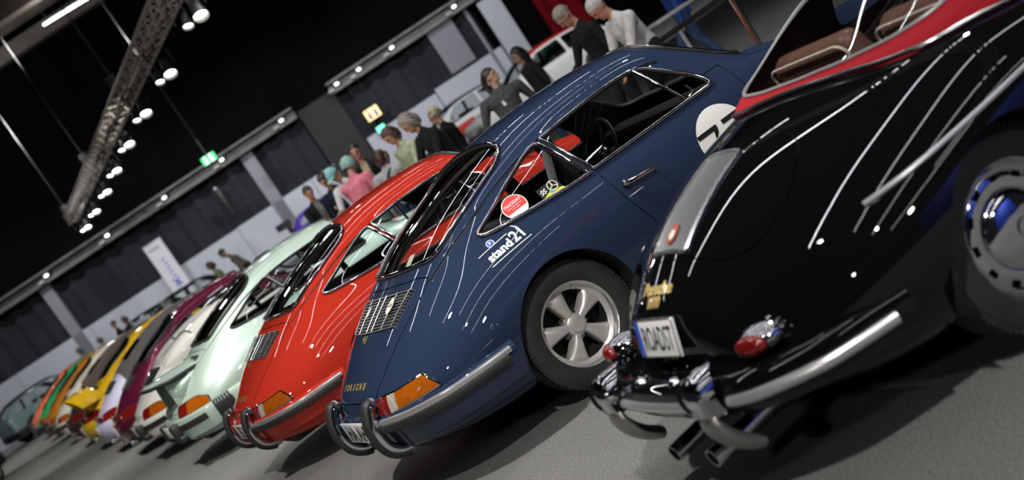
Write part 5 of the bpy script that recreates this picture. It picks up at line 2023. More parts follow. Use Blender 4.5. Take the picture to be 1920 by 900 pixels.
# small white paper behind the rear window
pl = decal_frame(sk, (-.326, -.112, .975), (.87, 0, .5), (-.5, 0, .87))
V, F = disc(pl, 0, lift=-.012, poly=densify([(-.032, -.035), (.032, -.035), (.032, .035), (-.032, .035)], .02))
link('window_paper', mesh_from('paper', V, F), MT['cream'], blue)
# belt webbing and roof pillar seen through the quarter glass
g = G()
g.tube([(.40, -.60, 1.08), (.36, -.585, .95), (.28, -.60, .75), (.24, -.60, .55)], .024, n=6, flat=(1, .15), up=(0, 1, 0))
g.build('seat_belt', MT['belt'], blue)
# race seats with red harness pads
for s in (-1, 1):
    g = G()
    g.box((.56, s * .34, .98), (.07, .10, .26), Matrix.Rotation(-.3, 3, 'Y'), 0, .02)
    g.build('headrest', MT['leather'], blue)
# chrome windscreen corner trim, interior mirror and quarter light latch
G().box((1.30, 0, 1.17), (.03, .20, .06), None, 0, .015).build('rear_view_mirror', MT['black'], blue)
lp = G()
lp.tube([sk.side(1.17, .885, -1, .006), sk.side(1.20, .90, -1, .02), sk.side(1.19, .935, -1, .022)], .007, n=8)
lp.build('vent_latch', MT['chrome'], blue)

roadster, SR_ = make_roadster(P_BLACK)
# ------------------------------------------------------------------ visitors
SKIN = mat('skin', (.42, .23, .15), rough=.5, noise=(14, .88, 1.08))
SKIN2 = mat('ruddy_skin', (.46, .21, .14), rough=.5, noise=(14, .88, 1.08))
EYE = mat('dark_eye', (.02, .015, .012), rough=.3)
SHOE = mat('dark_shoe', (.02, .018, .016), rough=.5)


def cloth(name, col, n=(18, .8, 1.15)):
    return mat(name, col, rough=.9, noise=n, spec=.15)


def remesh(g, voxel, smooth=4):
    me = g.mesh('raw', smooth=False)
    o = bpy.data.objects.new('raw', me)
    COL.objects.link(o)
    r = o.modifiers.new('r', 'REMESH')
    r.mode = 'VOXEL'
    r.voxel_size = voxel
    s = o.modifiers.new('s', 'SMOOTH')
    s.iterations = smooth
    s.factor = .5
    dg = bpy.context.evaluated_depsgraph_get()
    dg.update()
    out = bpy.data.meshes.new_from_object(o.evaluated_get(dg))
    bpy.data.objects.remove(o)
    bpy.data.meshes.remove(me)
    out.polygons.foreach_set('use_smooth', np.ones(len(out.polygons), bool))
    out.materials.clear()
    return out


def person(label, loc, face_dir, height=1.72, lean=0.0, head=(0, 0), arms=((-8, 15, 10), (-8, 15, 10)), top=None, legs=None, hair=None, hair_style='short', skin=None,
           sleeves=True, build_=1.0, step=.1, extras=None, voxel=.0125, undershirt=None, skirt=False):
    """face_dir: heading in degrees the figure looks to (0 = +x); lean: forward bend at the hip in degrees; arms: (raise forward, bend at elbow, outward) for left and right"""
    h = height
    skin = skin or SKIN
    g = G()
    seg = []            # (a, b, ra, rb, label)

    def cap(a, b, ra, rb, lab, flat=None, up=None):
        a, b = Vector(a), Vector(b)
        n = 7
        pts, rs = [], []
        d = (b - a)
        L = max(d.length, 1e-6)
        u = d / L
        for i in range(5):
            t = i / 4
            pts.append(a + d * t); rs.append(ra + (rb - ra) * t)
        pts = [a - u * ra * .75] + pts + [b + u * rb * .75]
        rs = [ra * .55] + rs + [rb * .55]
        g.tube(pts, rs, n=14, flat=flat, up=up)
        seg.append((a, b, ra, rb, lab))

    def ball(c, r, lab, R=None):
        g.sphere(c, r, seg=18, rings=12, R=R)
        rr = r if not hasattr(r, '__len__') else min(r)
        seg.append((Vector(c), Vector(c) + Vector((0, 0, .001)), rr, rr, lab))

    b = build_ * 1.14
    hipz = .515 * h
    Rl = Matrix.Rotation(math.radians(-lean), 3, 'X')          # forward is +y
    H = Vector((0, 0, hipz))
    up = Rl @ Vector((0, 0, 1))
    fwd = Rl @ Vector((0, 1, 0))
    hips_back = Vector((0, -.10 * math.sin(math.radians(lean)), 0))
    H = H + hips_back
    waist, chest, neck = H + up * .10 * h, H + up * .215 * h, H + up * .30 * h
    X = Vector((1, 0, 0))
    # trunk
    cap(H - X * .055 * b, H + X * .055 * b, .098 * b, .098 * b, 'legs')
    cap(H + up * .02, waist, .112 * b, .108 * b, 'top', flat=(1.22, .92), up=fwd)
    cap(waist, chest, .110 * b, .125 * b, 'top', flat=(1.22, .86), up=fwd)
    cap(chest - X * .10 * b + up * .02, chest + X * .10 * b + up * .02, .085 * b, .085 * b, 'top')
    sh = [chest + X * (.185 * b * s) + up * .062 for s in (-1, 1)]
    cap(sh[0] * .97 + (neck) * .03, sh[1] * .97 + neck * .03, .058, .058, 'top')
    cap(neck - up * .055 + X * .05, neck + X * .02, .07, .05, 'top')
    cap(neck - up * .055 - X * .05, neck - X * .02, .07, .05, 'top')
    # head on its neck
    yaw_, pit = math.radians(head[0]), math.radians(head[1])
    Rh = Rl @ Matrix.Rotation(yaw_, 3, 'Z') @ Matrix.Rotation(-pit, 3, 'X')
    hu, hf, hx = Rh @ Vector((0, 0, 1)), Rh @ Vector((0, 1, 0)), Rh @ Vector((1, 0, 0))
    hc = neck + up * .045 * h + hu * .055 * h + hf * .018
    cap(neck - up * .01, hc - hu * .055, .052, .050, 'skin')
    k = h / 1.72
    ball(hc + hu * .018 * k, (.074 * k, .094 * k, .098 * k), 'skin', Rh)
    ball(hc - hu * .052 * k + hf * .022 * k, (.056 * k, .066 * k, .062 * k), 'skin', Rh)
    cap(hc + hf * .084 * k + hu * .018 * k, hc + hf * .104 * k - hu * .018 * k, .010 * k, .015 * k, 'skin')
    cap(hc + hf * .078 * k - hu * .052 * k - hx * .014, hc + hf * .078 * k - hu * .052 * k + hx * .014, .009, .009, 'lips')
    cap(hc + hf * .074 * k - hu * .088 * k - hx * .01, hc + hf * .074 * k - hu * .088 * k + hx * .01, .016, .016, 'skin')
    cap(hc + hf * .082 * k + hu * .036 * k - hx * .04, hc + hf * .082 * k + hu * .036 * k + hx * .04, .010, .010, 'skin')
    eyes = [hc + hf * .086 * k + hu * .016 * k + hx * (.031 * s) for s in (-1, 1)]
    for s in (-1, 1):
        ball(hc + hx * (.074 * k * s) - hf * .006, (.014, .022, .032), 'skin', Rh)
    # legs
    for s in (-1, 1):
        foot = Vector((s * .10, (step * s), 0))
        hp = H + X * (.088 * b * s) - up * .01
        knee = Vector((s * .10, .02 + step * s * .5 + .04, .275 * h))
        ank = foot + Vector((0, -.03, .075))
        cap(hp, knee, .088 * b, .060 * b, 'legs')
        cap(knee, ank, .058 * b, .042, 'legs')
        cap(foot + Vector((0, -.06, .042)), foot + Vector((0, .14, .032)), .042, .034, 'shoe')
        if skirt: cap(hp, knee + Vector((0, 0, .1)), .12, .13, 'top')
    # arms and hands
    for s, (ra, el, ou) in zip((-1, 1), arms):
        S = sh[0] if s < 0 else sh[1]
        Ra = Matrix.Rotation(math.radians(ou) * -s, 3, 'Y') @ Matrix.Rotation(math.radians(ra), 3, 'X')
        du = Ra @ Vector((0, 0, -1))
        E_ = S + du * .175 * h
        Re = Ra @ Matrix.Rotation(math.radians(el), 3, 'X')
        df = (Re @ Vector((0, 0, -1)))
        df = (df + Vector((-s * .25 * min(1, abs(el) / 60), 0, 0))).normalized()
        Wr = E_ + df * .145 * h
        cap(S, E_, .054 * b, .044, 'top' if sleeves else 'sleeve')
        cap(E_, Wr, .043, .031, 'top' if sleeves else 'skin')
        # hand: palm, four fingers, thumb
        pn = df.cross(X).normalized() if abs(df.x) < .9 else df.cross(Vector((0, 0, 1))).normalized()
        side = df.cross(pn).normalized()
        P0 = Wr + df * .02
        P1 = Wr + df * .085
        cap(P0, P1, .030, .034, 'skin', flat=(1.1, .6), up=pn)
        for q, (off, ln) in enumerate(((-.030, .060), (-.010, .072), (.010, .068), (.030, .052))):
            a = P1 + side * off
            c1 = a + (df * .85 - pn * .3).normalized() * ln * .55
            c2 = c1 + (df * .5 - pn * .8).normalized() * ln * .5
            cap(a, c1, .0095, .009, 'skin')
            cap(c1, c2, .009, .008, 'skin')
        t0 = P0 + side * .030 * s
        t1 = t0 + (df * .7 + side * .7 * s - pn * .25).normalized() * .045
        cap(t0, t1, .012, .011, 'skin')
        cap(t1, t1 + (df * .9 - pn * .4).normalized() * .03, .010, .009, 'skin')
    me = remesh(g, voxel, 4)
    # clothes and skin by the nearest limb
    n = len(me.polygons)
    C = np.empty(n * 3)
    me.polygons.foreach_get('center', C)
    C = C.reshape(-1, 3)
    best = np.full(n, 1e9)
    lab = np.zeros(n, int)
    names = ['skin', 'top', 'legs', 'shoe', 'sleeve', 'lips', 'eye', 'under']
    for a, b_, ra, rb, l in seg:
        A_, B_ = np.array(a), np.array(b_)
        d = B_ - A_
        t = np.clip(((C - A_) @ d) / max(d @ d, 1e-12), 0, 1)
        dist = np.linalg.norm(C - A_ - t[:, None] * d, axis=1) - (ra + (rb - ra) * t)
        m = dist < best
        best[m] = dist[m]
        lab[m] = names.index(l)
    for e in eyes: lab[np.linalg.norm(C - np.array(e), axis=1) < .0145] = 6
    if undershirt is not None:
        rel = (C - np.array(chest))
        m = (lab == 1) & (rel @ np.array(fwd) > .05) & (np.abs(C[:, 0]) < .06)
        lab[m] = 7
    mats = [skin, top, legs, SHOE, top, SKIN2, EYE, undershirt or top]
    for m in mats: me.materials.append(m)
    me.polygons.foreach_set('material_index', lab.astype(np.int32))
    o = bpy.data.objects.new('person', me)
    COL.objects.link(o)
    o.location = loc
    o.rotation_euler = (0, 0, math.radians(face_dir - 90))
    tag(o, label, 'person')
    # hair
    if hair is not None:
        q = G()
        Rt = Rh @ Matrix.Rotation(math.radians(-14), 3, 'X')
        c0 = hc + hu * .030 * k - hf * .014 * k
        V, F = [], []
        seg_, rings = 22, 12
        for i in range(rings + 1):
            a = PI * .60 * i / rings
            for j in range(seg_):
                w = 2 * PI * j / seg_
                front = max(0, math.sin(w))
                aa = a * (1 - .36 * front)
                rr = (.084 * k, .104 * k, .104 * k)
                V.append(c0 + Rh @ Vector((rr[0] * math.sin(aa) * math.cos(w), rr[1] * math.sin(aa) * math.sin(w), rr[2] * math.cos(aa))))
        for i in range(rings):
            for j in range(seg_):
                F.append((i * seg_ + j, (i + 1) * seg_ + j, (i + 1) * seg_ + (j + 1) % seg_, i * seg_ + (j + 1) % seg_))
        F.append(tuple((rings * seg_ + j) for j in range(seg_)))
        q.add(V, F)
        if hair_style in ('bob', 'long'):
            L = .13 if hair_style == 'bob' else .26
            for s in (-1, 1):
                q.tube([hc + hx * .066 * s + hu * .05, hc + hx * .078 * s - hu * .03 - hf * .01, hc + hx * .07 * s - hu * L - hf * .03], [.035, .040, .022], n=10)
            q.tube([hc - hf * .07 + hu * .04, hc - hf * .09 - hu * .05, hc - hf * .085 - hu * L], [.06, .065, .035], n=12)
        if hair_style == 'ponytail':
            q.tube([hc - hf * .09 + hu * .04, hc - hf * .13 - hu * .03, hc - hf * .115 - hu * .16, hc - hf * .10 - hu * .26], [.04, .042, .034, .014], n=10)
        if hair_style == 'curly':
            for i in range(26):
                a, w = RNG.uniform(.1, 1.75), RNG.uniform(-.2 * PI, 1.2 * PI) + PI
                q.sphere(c0 + Rh @ Vector((.084 * math.sin(a) * math.cos(w), .10 * math.sin(a) * math.sin(w), .10 * math.cos(a))), .026, seg=8, rings=6)
        hm = remesh(q, .008, 2)
        link('hair', hm, hair, o)
    if extras: extras(o, dict(hc=hc, hu=hu, hf=hf, hx=hx, k=k, chest=chest, up=up, fwd=fwd, sh=sh, H=H, Rh=Rh, neck=neck))
    return o


def cap_hat(m):
    def f(o, d):
        g = G()
        V, F = [], []
        c0 = d['hc'] + d['hu'] * .028
        for i in range(9):
            a = PI * .5 * i / 8
            for j in range(24):
                w = 2 * PI * j / 24
                V.append(c0 + d['Rh'] @ Vector((.094 * math.sin(a) * math.cos(w), .114 * math.sin(a) * math.sin(w), .112 * math.cos(a))))
        for i in range(8):
            for j in range(24): F.append((i * 24 + j, (i + 1) * 24 + j, (i + 1) * 24 + (j + 1) % 24, i * 24 + (j + 1) % 24))
        g.add(V, F)
        P = []
        for i in range(9):
            a = -1.1 + 2.2 * i / 8
            P += [c0 + d['Rh'] @ Vector((.09 * math.sin(a), .108 * math.cos(a), .005)), c0 + d['Rh'] @ Vector((.085 * math.sin(a), .108 * math.cos(a) + .08 * math.cos(a * .9), -.012))]
        g.add(P, [(2 * i, 2 * i + 1, 2 * i + 3, 2 * i + 2) for i in range(8)])
        g.build('cap', m, o)
    return f


def hood(m, up=False):
    def f(o, d):
        g = G()
        c = d['hc'] + d['hu'] * .015 - d['hf'] * .02
        V, F = [], []
        for i in range(11):
            a = PI * .68 * i / 10
            for j in range(22):
                w = 2 * PI * j / 22
                aa = a * (1 - .52 * max(0, math.sin(w)))
                V.append(c + d['Rh'] @ Vector((.105 * math.sin(aa) * math.cos(w), .125 * math.sin(aa) * math.sin(w), .13 * math.cos(aa))))
        for i in range(10):
            for j in range(22): F.append((i * 22 + j, (i + 1) * 22 + j, (i + 1) * 22 + (j + 1) % 22, i * 22 + (j + 1) % 22))
        g.add(V, F)
        g.build('hood', m, o)
    return f


def bag_strap(m):
    def f(o, d):
        pts = [d['sh'][1] * .7 + d['sh'][0] * .3 + d['up'] * .07, d['chest'] - d['fwd'] * .155 + Vector((0, 0, 0)), d['H'] - d['fwd'] * .13 + Vector((-.14, 0, .05))]
        G().tube(catmull(pts, 6, closed=False), .018, n=6, flat=(1, .4)).build('bag_strap', m, o)
    return f


def name_tag(m):
    def f(o, d):
        p = d['chest'] + d['fwd'] * .128 - d['up'] * .04 + Vector((.045, 0, 0))
        g = G()
        g.box(p, (.085, .006, .06))
        g.build('name_tag', m, o)
    return f


BLK = cloth('black_jacket_cloth', (.010, .010, .012))
NAVY = cloth('navy_cloth', (.012, .016, .032))
GREYK = cloth('grey_knit', (.055, .055, .058), (55, .45, 1.6))
DENIM = cloth('blue_denim', (.035, .055, .12))
DARKT = cloth('dark_trousers', (.018, .018, .022))
H_GREY = mat('grey_hair', (.20, .17, .14), rough=.6, noise=(30, .6, 1.4))
H_BLOND = mat('blond_hair', (.38, .31, .20), rough=.6, noise=(30, .7, 1.3))
H_DARK = mat('dark_hair', (.014, .011, .009), rough=.5)
H_BROWN = mat('brown_hair', (.055, .03, .02), rough=.55, noise=(30, .7, 1.4))
H_AUBURN = mat('auburn_hair', (.045, .013, .010), rough=.55)
H_WHITE = mat('white_hair', (.42, .40, .38), rough=.6, noise=(30, .7, 1.2))

STAND = (-6, 18, 8)
FOLD = (25, 75, 6)
person('person in a black jacket with shoulder length grey brown hair bending over', (-.07, 15.4, 0), 205, 1.80, 16, (0, 16), (FOLD, (30, 40, 5)), BLK, DARKT, H_GREY, 'bob', build_=1.12)
person('person with short blond hair in a black coat behind the grey haired person', (.12, 18.6, 0), 160, 1.64, 4, (20, 8), (STAND, STAND), BLK, DARKT, H_BLOND, 'curly')
person('person in a pale green jacket with brown hair looking down', (-.46, 16.9, 0), 215, 1.78, 8, (0, 22), (FOLD, STAND), cloth('pale_green_cloth', (.36, .38, .26)), DARKT, H_BROWN, 'bob')
person('bearded person in a dark jacket over a beige top facing the camera', (-1.24, 19.9, 0), 262, 1.86, 2, (0, 4), (STAND, STAND), BLK, DARKT, H_DARK, 'short', undershirt=cloth('beige_cloth', (.32, .27, .18)), skin=SKIN2)
person('person with auburn hair in a light grey sweatshirt seen from behind with a shoulder strap', (-.88, 17.35, 0), 75, 1.58, 10, (0, 10), (STAND, FOLD), cloth('light_grey_jersey', (.34, .34, .36), (70, .75, 1.2)), DENIM, H_AUBURN, 'bob', extras=bag_strap(BLK))
person('person in a pink jacket with a mint hood, back to the camera', (-1.42, 18.2, 0), 60, 1.76, 14, (0, 12), (FOLD, STAND), cloth('pink_cloth', (.55, .16, .21), (25, .75, 1.2)), cloth('mint_trousers', (.28, .36, .33)), None, extras=hood(cloth('mint_cloth', (.25, .40, .36))), build_=1.1)
person('person in a turquoise cap and white short sleeved shirt looking down', (-1.56, 19.2, 0), 235, 1.78, 8, (-10, 24), ((25, 55, 8), (20, 60, 8)), cloth('white_shirt', (.55, .55, .57)), BLK, H_DARK, 'short', sleeves=False, extras=cap_hat(cloth('turquoise_cap', (.22, .48, .46))))
person('person with dark hair in a navy jacket next to the turquoise cap', (-1.86, 20.3, 0), 245, 1.78, 6, (0, 24), (FOLD, STAND), NAVY, DARKT, H_DARK, 'short', skin=SKIN2)
person('person in an open black jacket over a grey top, leftmost of the near group', (-2.33, 21.0, 0), 300, 1.73, 4, (-15, 12), (FOLD, (15, 60, 6)), BLK, DARKT, H_DARK, 'short', undershirt=cloth('grey_shirt', (.13, .13, .14)), skin=SKIN2)
person('person in a grey knitted cardigan with a white name tag and dark ponytail', (.86, 15.8, 0), 285, 1.66, 0, (48, -4), ((-10, 20, 24), (-12, 24, 26)), GREYK, DARKT, H_DARK, 'ponytail', extras=name_tag(MT['white']), build_=1.16)
person('person in a black padded coat with long dark hair in profile', (1.60, 19.0, 0), 200, 1.72, 3, (0, 6), (STAND, STAND), cloth('black_padded_cloth', (.020, .018, .017)), DENIM, H_DARK, 'long', extras=bag_strap(mat('strap_brown', (.05, .04, .035))))
person('older person with grey hair in a black jacket looking down at the white car', (1.95, 14.1, 0), 198, 1.82, 10, (0, 30), (STAND, (28, 38, 4)), BLK, DARKT, H_GREY, 'short', skin=SKIN2, build_=1.12)
person('older person with white hair in a white jacket holding a phone', (2.08, 12.4, 0), 196, 1.70, 16, (0, 22), ((30, 62, 2), (24, 66, 2)), cloth('white_jacket', (.50, .50, .49), (22, .8, 1.1)), BLK, H_WHITE, 'short', skin=SKIN2, build_=1.12,
       extras=lambda o, d: G().box(d['chest'] + d['fwd'] * .36 - d['up'] * .24, (.075, .012, .15), Matrix.Rotation(.6, 3, 'X'), 0, .006).build('phone', MT['black'], o))
person('person in a blue jacket and jeans walking behind the barrier', (3.35, 16.5, 0), 170, 1.76, 2, (0, 5), (STAND, (-20, 10, 6)), cloth('royal_blue_cloth', (.02, .06, .22)), DENIM, H_DARK, 'short', step=.22)
person('person in a light shirt and brown waistcoat stooping before the white boards', (-6.15, 34.0, 0), 195, 1.78, 28, (0, 6), (STAND, STAND), cloth('waistcoat_cloth', (.16, .13, .11)), DARKT, H_DARK, 'short', undershirt=cloth('pale_cloth', (.45, .44, .40)), voxel=.016)
person('person in an olive jacket with brown hair left of the stooping person', (-6.85, 34.2, 0), 190, 1.60, 10, (0, 6), (STAND, STAND), cloth('olive_cloth', (.20, .20, .13)), DARKT, H_BROWN, 'bob', voxel=.016)
person('person in a dark jacket walking beside the white boards', (-12.15, 42.0, 0), 200, 1.72, 0, (0, 0), (STAND, STAND), BLK, DARKT, H_DARK, 'short', voxel=.018)
person('person in a plum top at the right of the dark jacket', (-11.85, 42.2, 0), 190, 1.66, 0, (0, 0), (STAND, STAND), cloth('plum_cloth', (.13, .07, .09)), DARKT, H_BROWN, 'bob', voxel=.018)
person('person in a brown coat at the far left of the back wall', (-14.2, 44.2, 0), 170, 1.62, 8, (0, 0), (STAND, FOLD), cloth('brown_coat', (.10, .075, .065)), DARKT, H_BROWN, 'bob', voxel=.018)
person('person in a grey violet top right of the brown coat', (-13.5, 44.3, 0), 190, 1.52, 4, (0, 0), (STAND, STAND), cloth('violet_grey_cloth', (.17, .15, .18)), DARKT, H_BROWN, 'bob', voxel=.018)
# ------------------------------------------------------------------ cars along the back wall
COMPACT = [
    (-.72, [(0, .45)] * 13),
    (-.70, [(0, .33), (.3, .33), (.5, .34), (.60, .40), (.62, .50), (.61, .60), (.59, .68), (.56, .73), (.52, .76), (.45, .78), (.3, .79), (.15, .795), (0, .795)]),
    (-.64, [(0, .25), (.4, .25), (.62, .27), (.72, .36), (.75, .50), (.745, .63), (.72, .76), (.69, .86), (.65, .92), (.57, .955), (.38, .97), (.2, .975), (0, .975)]),
    (-.45, [(0, .22), (.4, .22), (.66, .24), (.77, .35), (.80, .52), (.795, .66), (.77, .82), (.73, .92), (.66, 1.04), (.58, 1.12), (.40, 1.16), (.2, 1.17), (0, 1.17)]),
    (-.15, [(0, .2), (.4, .2), (.68, .22), (.79, .33), (.82, .52), (.815, .68), (.79, .83), (.745, .92), (.66, 1.12), (.58, 1.25), (.42, 1.31), (.2, 1.325), (0, 1.33)]),
    (.5, [(0, .2), (.4, .2), (.68, .22), (.79, .33), (.82, .53), (.815, .68), (.79, .83), (.745, .90), (.66, 1.14), (.59, 1.29), (.44, 1.36), (.22, 1.38), (0, 1.385)]),
    (1.1, [(0, .2), (.4, .2), (.68, .22), (.79, .33), (.82, .53), (.815, .68), (.79, .82), (.745, .89), (.66, 1.13), (.59, 1.28), (.44, 1.35), (.22, 1.37), (0, 1.375)]),
    (1.5, [(0, .2), (.4, .2), (.68, .22), (.79, .33), (.82, .53), (.815, .68), (.79, .82), (.745, .88), (.68, 1.05), (.61, 1.16), (.46, 1.22), (.22, 1.25), (0, 1.255)]),
    (1.85, [(0, .2), (.4, .2), (.68, .22), (.79, .33), (.82, .53), (.815, .68), (.79, .81), (.75, .87), (.71, .91), (.65, .94), (.48, .98), (.22, 1.0), (0, 1.005)]),
    (2.1, [(0, .2), (.4, .2), (.68, .22), (.79, .33), (.82, .53), (.815, .67), (.79, .79), (.755, .84), (.70, .865), (.62, .872), (.46, .88), (.22, .89), (0, .893)]),
    (2.6, [(0, .2), (.4, .2), (.66, .22), (.77, .33), (.80, .53), (.795, .65), (.77, .74), (.735, .78), (.68, .80), (.60, .808), (.44, .815), (.22, .82), (0, .822)]),
    (2.95, [(0, .22), (.36, .22), (.58, .24), (.68, .34), (.71, .5), (.705, .6), (.685, .66), (.655, .69), (.60, .705), (.53, .712), (.4, .717), (.2, .72), (0, .722)]),
    (3.1, [(0, .28), (.3, .28), (.5, .29), (.58, .36), (.61, .48), (.605, .55), (.59, .60), (.56, .62), (.51, .632), (.44, .638), (.3, .641), (.15, .643), (0, .643)]),
    (3.14, [(0, .45)] * 13),
]


def cut_compact():
    if 'compact' in CACHE: return CACHE['compact']
    p = loft(COMPACT, .04, .04)
    full = p
    xz = lambda q: q.V[:, [0, 2]]
    xy = lambda q: q.V[:, [0, 1]]
    for cx in (0, 2.4):
        _, p = p.clip(np.where(np.abs(p.V[:, 1]) > .42, sdist(xz(p), arch_poly(cx, .35)), -.1))
    sw1 = round_poly([(-.40, .93), (.42, .915), (.42, 1.27), (.0, 1.25), (-.30, 1.10)], .04)
    sw2 = round_poly([(.50, .912), (1.62, .895), (1.35, 1.14), (1.15, 1.26), (.50, 1.275)], .04)
    gl = []
    for poly in (sw1, sw2):
        a, p = p.clip(np.where((np.abs(p.V[:, 1]) > .45) & (p.T > 6.6), sdist(xz(p), poly), -.1))
        gl += list(a.clip(a.V[:, 1]))
    ws = round_poly([(1.22, 0), (1.20, .42), (1.28, .50), (1.80, .62), (1.86, .5), (1.93, 0), (1.86, -.5), (1.80, -.62), (1.28, -.50), (1.20, -.42)], .04)
    wsg, p = p.clip(np.where(p.T > 8, sdist(xy(p), ws), -.1))
    rw = round_poly([(-.18, .5), (-.62, .52), (-.62, -.52), (-.18, -.5)], .06)
    rwg, p = p.clip(np.where((p.T > 7.5) & (p.V[:, 2] > .99), sdist(xy(p), rw), -.1))
    roof, p = p.clip(np.where((p.V[:, 2] > 1.0) & (p.T > 9.3), 1.4 - np.abs(p.V[:, 0] - .2), -.1))
    CACHE['compact'] = dict(body=p.mesh('body'), lining=p.offset(-.015).flip().mesh('lining'), roof=roof.mesh('roof'), glass=[q.offset(-.006).mesh('side_window') for q in gl], ws=wsg.offset(-.006).mesh('windshield'),
                            rw=rwg.offset(-.006).mesh('rear_window'), skin=Skin(full))
    return CACHE['compact']


def compact(label, pm, loc, heading, roof_m=None, panel=None, scale=1.0, wing=False, stripe=None, light_tail=None):
    C = cut_compact()
    car = empty('parked_car', label, 'car', loc, math.radians(heading))
    car.scale = (scale, scale, scale)
    link('body_shell', C['body'], pm, car)
    link('interior_lining', C['lining'], MT['lining'], car)
    link('roof_panel', C['roof'], roof_m or pm, car)
    for m in C['glass']: link('side_window', m, MT['glass'], car)
    link('windshield', C['ws'], MT['glass'], car)
    link('rear_window', C['rw'], MT['glass'], car)
    for x in (0, 2.4):
        for s in (-1, 1): wheel(car, x, s, 'dish', .69, False)
    if 'c_in' not in CACHE:
        g = G()
        g.box((1.2, 0, .26), (3.0, 1.2, .08)); g.box((1.0, 0, .45), (.5, 1.2, .35), None, 0, .06); g.box((.2, 0, .5), (.5, 1.3, .4), None, 0, .06); g.box((.75, .0, .75), (.12, 1.2, .5), None, 0, .05); g.box((1.75, 0, .80), (.3, 1.3, .14), None, 0, .04)
        CACHE['c_in'] = g.mesh('cabin_floor')
        V, F = sweep_band(catmull([(2.75, -.76), (2.98, -.68), (3.12, -.5), (3.17, -.2), (3.18, 0), (3.17, .2), (3.12, .5), (2.98, .68), (2.75, .76)], 5, closed=False), [(-.06, .48), (.02, .48), (.03, .42), (.02, .30), (-.06, .28)])
        CACHE['c_bf'] = G().add(V, F).mesh('bumper')
        V, F = sweep_band(catmull([(-.3, .84), (-.58, .78), (-.70, .62), (-.75, .3), (-.76, 0), (-.75, -.3), (-.70, -.62), (-.58, -.78), (-.3, -.84)], 5, closed=False), [(-.06, .48), (.02, .48), (.03, .42), (.02, .30), (-.06, .28)])
        CACHE['c_br'] = G().add(V, F).mesh('bumper')
        CACHE['c_hl'] = G().box((0, 0, 0), (.06, .26, .14), None, 0, .02).mesh('headlight', sharp=40)
    link('cabin_floor', CACHE['c_in'], MT['lining'], car)
    link('bumper', CACHE['c_bf'], MT['black'], car)
    link('bumper', CACHE['c_br'], MT['black'], car)
    for s in (-1, 1):
        o = link('headlight', CACHE['c_hl'], MT['clearlens'], car)
        o.location, o.rotation_euler = (3.06, s * .47, .585), (0, 0, -s * .25)
        o = link('tail_light', CACHE['c_hl'], MT['redlens'], car)
        o.location, o.rotation_euler = (-.70, s * .55, .70), (0, 0, s * .3)
    sk = C['skin']
    if panel:
        for s in (-1, 1):
            V, F = [], []
            for i in range(11):
                for j in range(7):
                    x, z = .85 + 1.12 * i / 10 + .06 * j / 6, .42 + .36 * j / 6
                    V.append(sk.side(x, z, s, .004))
            F = [(i * 7 + j, i * 7 + j + 1, (i + 1) * 7 + j + 1, (i + 1) * 7 + j) for i in range(10) for j in range(6)]
            pn = link('door_panel', mesh_from('door_panel', V, F), panel, car)
            g = G()
            for q in range(4):
                pts = [sk.side(1.05 + q * .17, .56 + .0, s, .008), sk.side(1.05 + q * .17 + .09, .66, s, .008)]
                g.tube(pts, .03, n=6, flat=(1, .2))
            g.build('door_number', MT['white'], pn)
    if stripe:
        V, F = [], []
        for i in range(13):
            for y in (-.25, .25): V.append(sk.top(2.0 + i * .085, y, .004))
        link('bonnet_stripe', mesh_from('bonnet_stripe', V, [(2 * i, 2 * i + 1, 2 * i + 3, 2 * i + 2) for i in range(12)]), stripe, car)
    if wing:
        g = G()
        g.box((-.78, 0, 1.34), (.36, 1.7, .035), Matrix.Rotation(.12, 3, 'Y'), 0, .012)
        for s in (-1, 1):
            g.box((-.80, s * .85, 1.28), (.42, .02, .24))
            g.box((-.68, s * .4, 1.14), (.10, .03, .42))
        g.build('rear_wing', MT['black'], car)
    return car


W_RALLY = paint('rally_white', (.62, .62, .60))
RED_P = mat('rally_red', (.45, .025, .02), rough=.35, coat=.6)
DARK_P = paint('dark_car_paint', (.012, .014, .016))
compact('white rally car with red door panel parked behind the cardigan wearer', W_RALLY, (1.75, 38.6, 0), 197, DARK_P, RED_P, 1.12)
compact('dark green car parked between the two white rally cars', paint('dark_green_paint', (.008, .03, .024)), (5.4, 43.2, 0), 190)
compact('white car with a red roof parked before the red drape', W_RALLY, (3.95, 33.2, 0), 200, RED_P, None, 1.12)
compact('purple racing car with black rear wing before the white boards', paint('purple_paint', (.10, .05, .42)), (-5.0, 41.2, 0), 12, None, None, .95, True)
compact('dark car behind the two far visitors in front of the boards', DARK_P, (-8.6, 39.6, 0), 195)
compact('black car parked left of the banner by the back wall', DARK_P, (-10.2, 41.0, 0), 200)
compact('pale teal old saloon with red tail lamps at the far left', paint('pale_teal_paint', (.20, .30, .30)), (-15.5, 40.0, 0), 40, DARK_P)
compact('dark red car cut off by the bottom left corner', paint('dark_red_paint', (.10, .008, .012)), (-13.4, 29.6, 0), 262, DARK_P, None, 1.0, False, MT['white'])

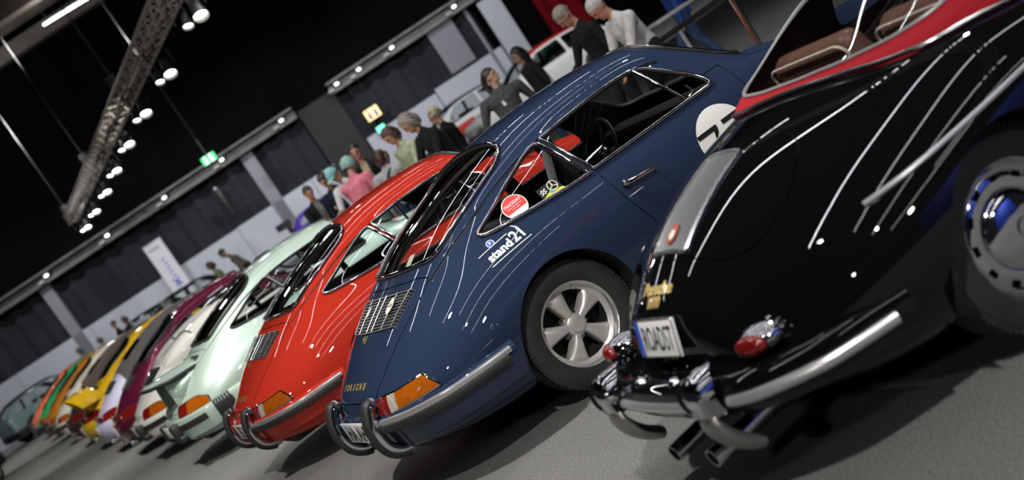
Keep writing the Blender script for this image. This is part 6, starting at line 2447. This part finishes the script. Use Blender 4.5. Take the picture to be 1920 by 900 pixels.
# ------------------------------------------------------------------ barrier posts, belt, trestle
def stanchion(loc, label):
    c = empty('barrier_post', label, 'barrier post', loc, 0, 'chrome barrier posts with black belt')
    G().lathe([(0, 0), (.17, 0), (.175, .012), (.12, .03), (.03, .045), (.0, .045)], n=32, axis='z').build('post_base', MT['black'], c)
    G().tube([(0, 0, .03), (0, 0, .98)], .026, n=16).build('post_pole', MT['copper'], c)
    G().lathe([(0, .95), (.032, .95), (.034, 1.03), (.028, 1.05), (0, 1.05)], n=20, axis='z').build('post_head', MT['black'], c)
    return c


MT['copper'] = mat('warm_chrome', (.60, .44, .36), rough=.18, metal=1.0)
stanchion((2.72, 11.2, 0), 'chrome barrier post behind the windshield of the blue coupe')
stanchion((.78, 12.6, 0), 'chrome barrier post hidden at the left end of the black belt')
g = G()
a, b = Vector((.78, 12.6, 1.0)), Vector((2.72, 11.2, 1.0))
b2 = Vector((5.0, 9.6, 1.0))
for p, q in ((a, b), (b, b2)):
    pts = [p.lerp(q, t) - Vector((0, 0, .05 * math.sin(PI * t))) for t in np.linspace(.02, .98, 14)]
    g.tube(pts, .025, n=8, flat=(.12, 1.0), up=(0, 0, 1), caps=True)
belt = g.build('barrier_belt', cloth('black_belt', (.012, .012, .012)), None)
tag(belt, 'black barrier belt stretched in front of the older visitors', 'barrier belt')
ts = empty('trestle', 'grey folding trestle with splayed legs behind the barrier', 'trestle', (2.75, 14.0, 0), .3)
MT['greymetal'] = mat('grey_metal', (.45, .45, .46), rough=.4, metal=.5)
for ang in (0.3, 2.4, 4.5):
    G().tube([(0, 0, .52), (.10 * math.cos(ang), .10 * math.sin(ang), .42), (.46 * math.cos(ang), .46 * math.sin(ang), .02)], .020, n=8).build('trestle_leg', MT['greymetal'], ts)
G().tube([(0, 0, .50), (0, 0, 1.0)], .024, n=10).build('trestle_post', MT['greymetal'], ts)
G().box((0, 0, 1.02), (.60, .42, .03), None, 0, .008).build('trestle_top', MT['greymetal'], ts)

# unseen royal blue board added behind the camera for blue reflections on the roadster
bd = empty('reflection_board', 'royal blue board added behind the camera for its reflection', 'reflection board', (6.2, -1.6, 0), math.radians(35))
G().box((0, 0, 1.5), (5.0, .08, 3.0), None, 0, .01).build('board_panel', mat('royal_blue_board', (.012, .05, .42), rough=.6), bd)
for s in (-2, 2): G().box((s, -.3, .03), (.1, .8, .06)).build('board_foot', MT['black'], bd)
area((5.4, .6, 4.2), (6.2, -1.5, 1.3), 160, 3.0, .3)  # added area light to brighten the board
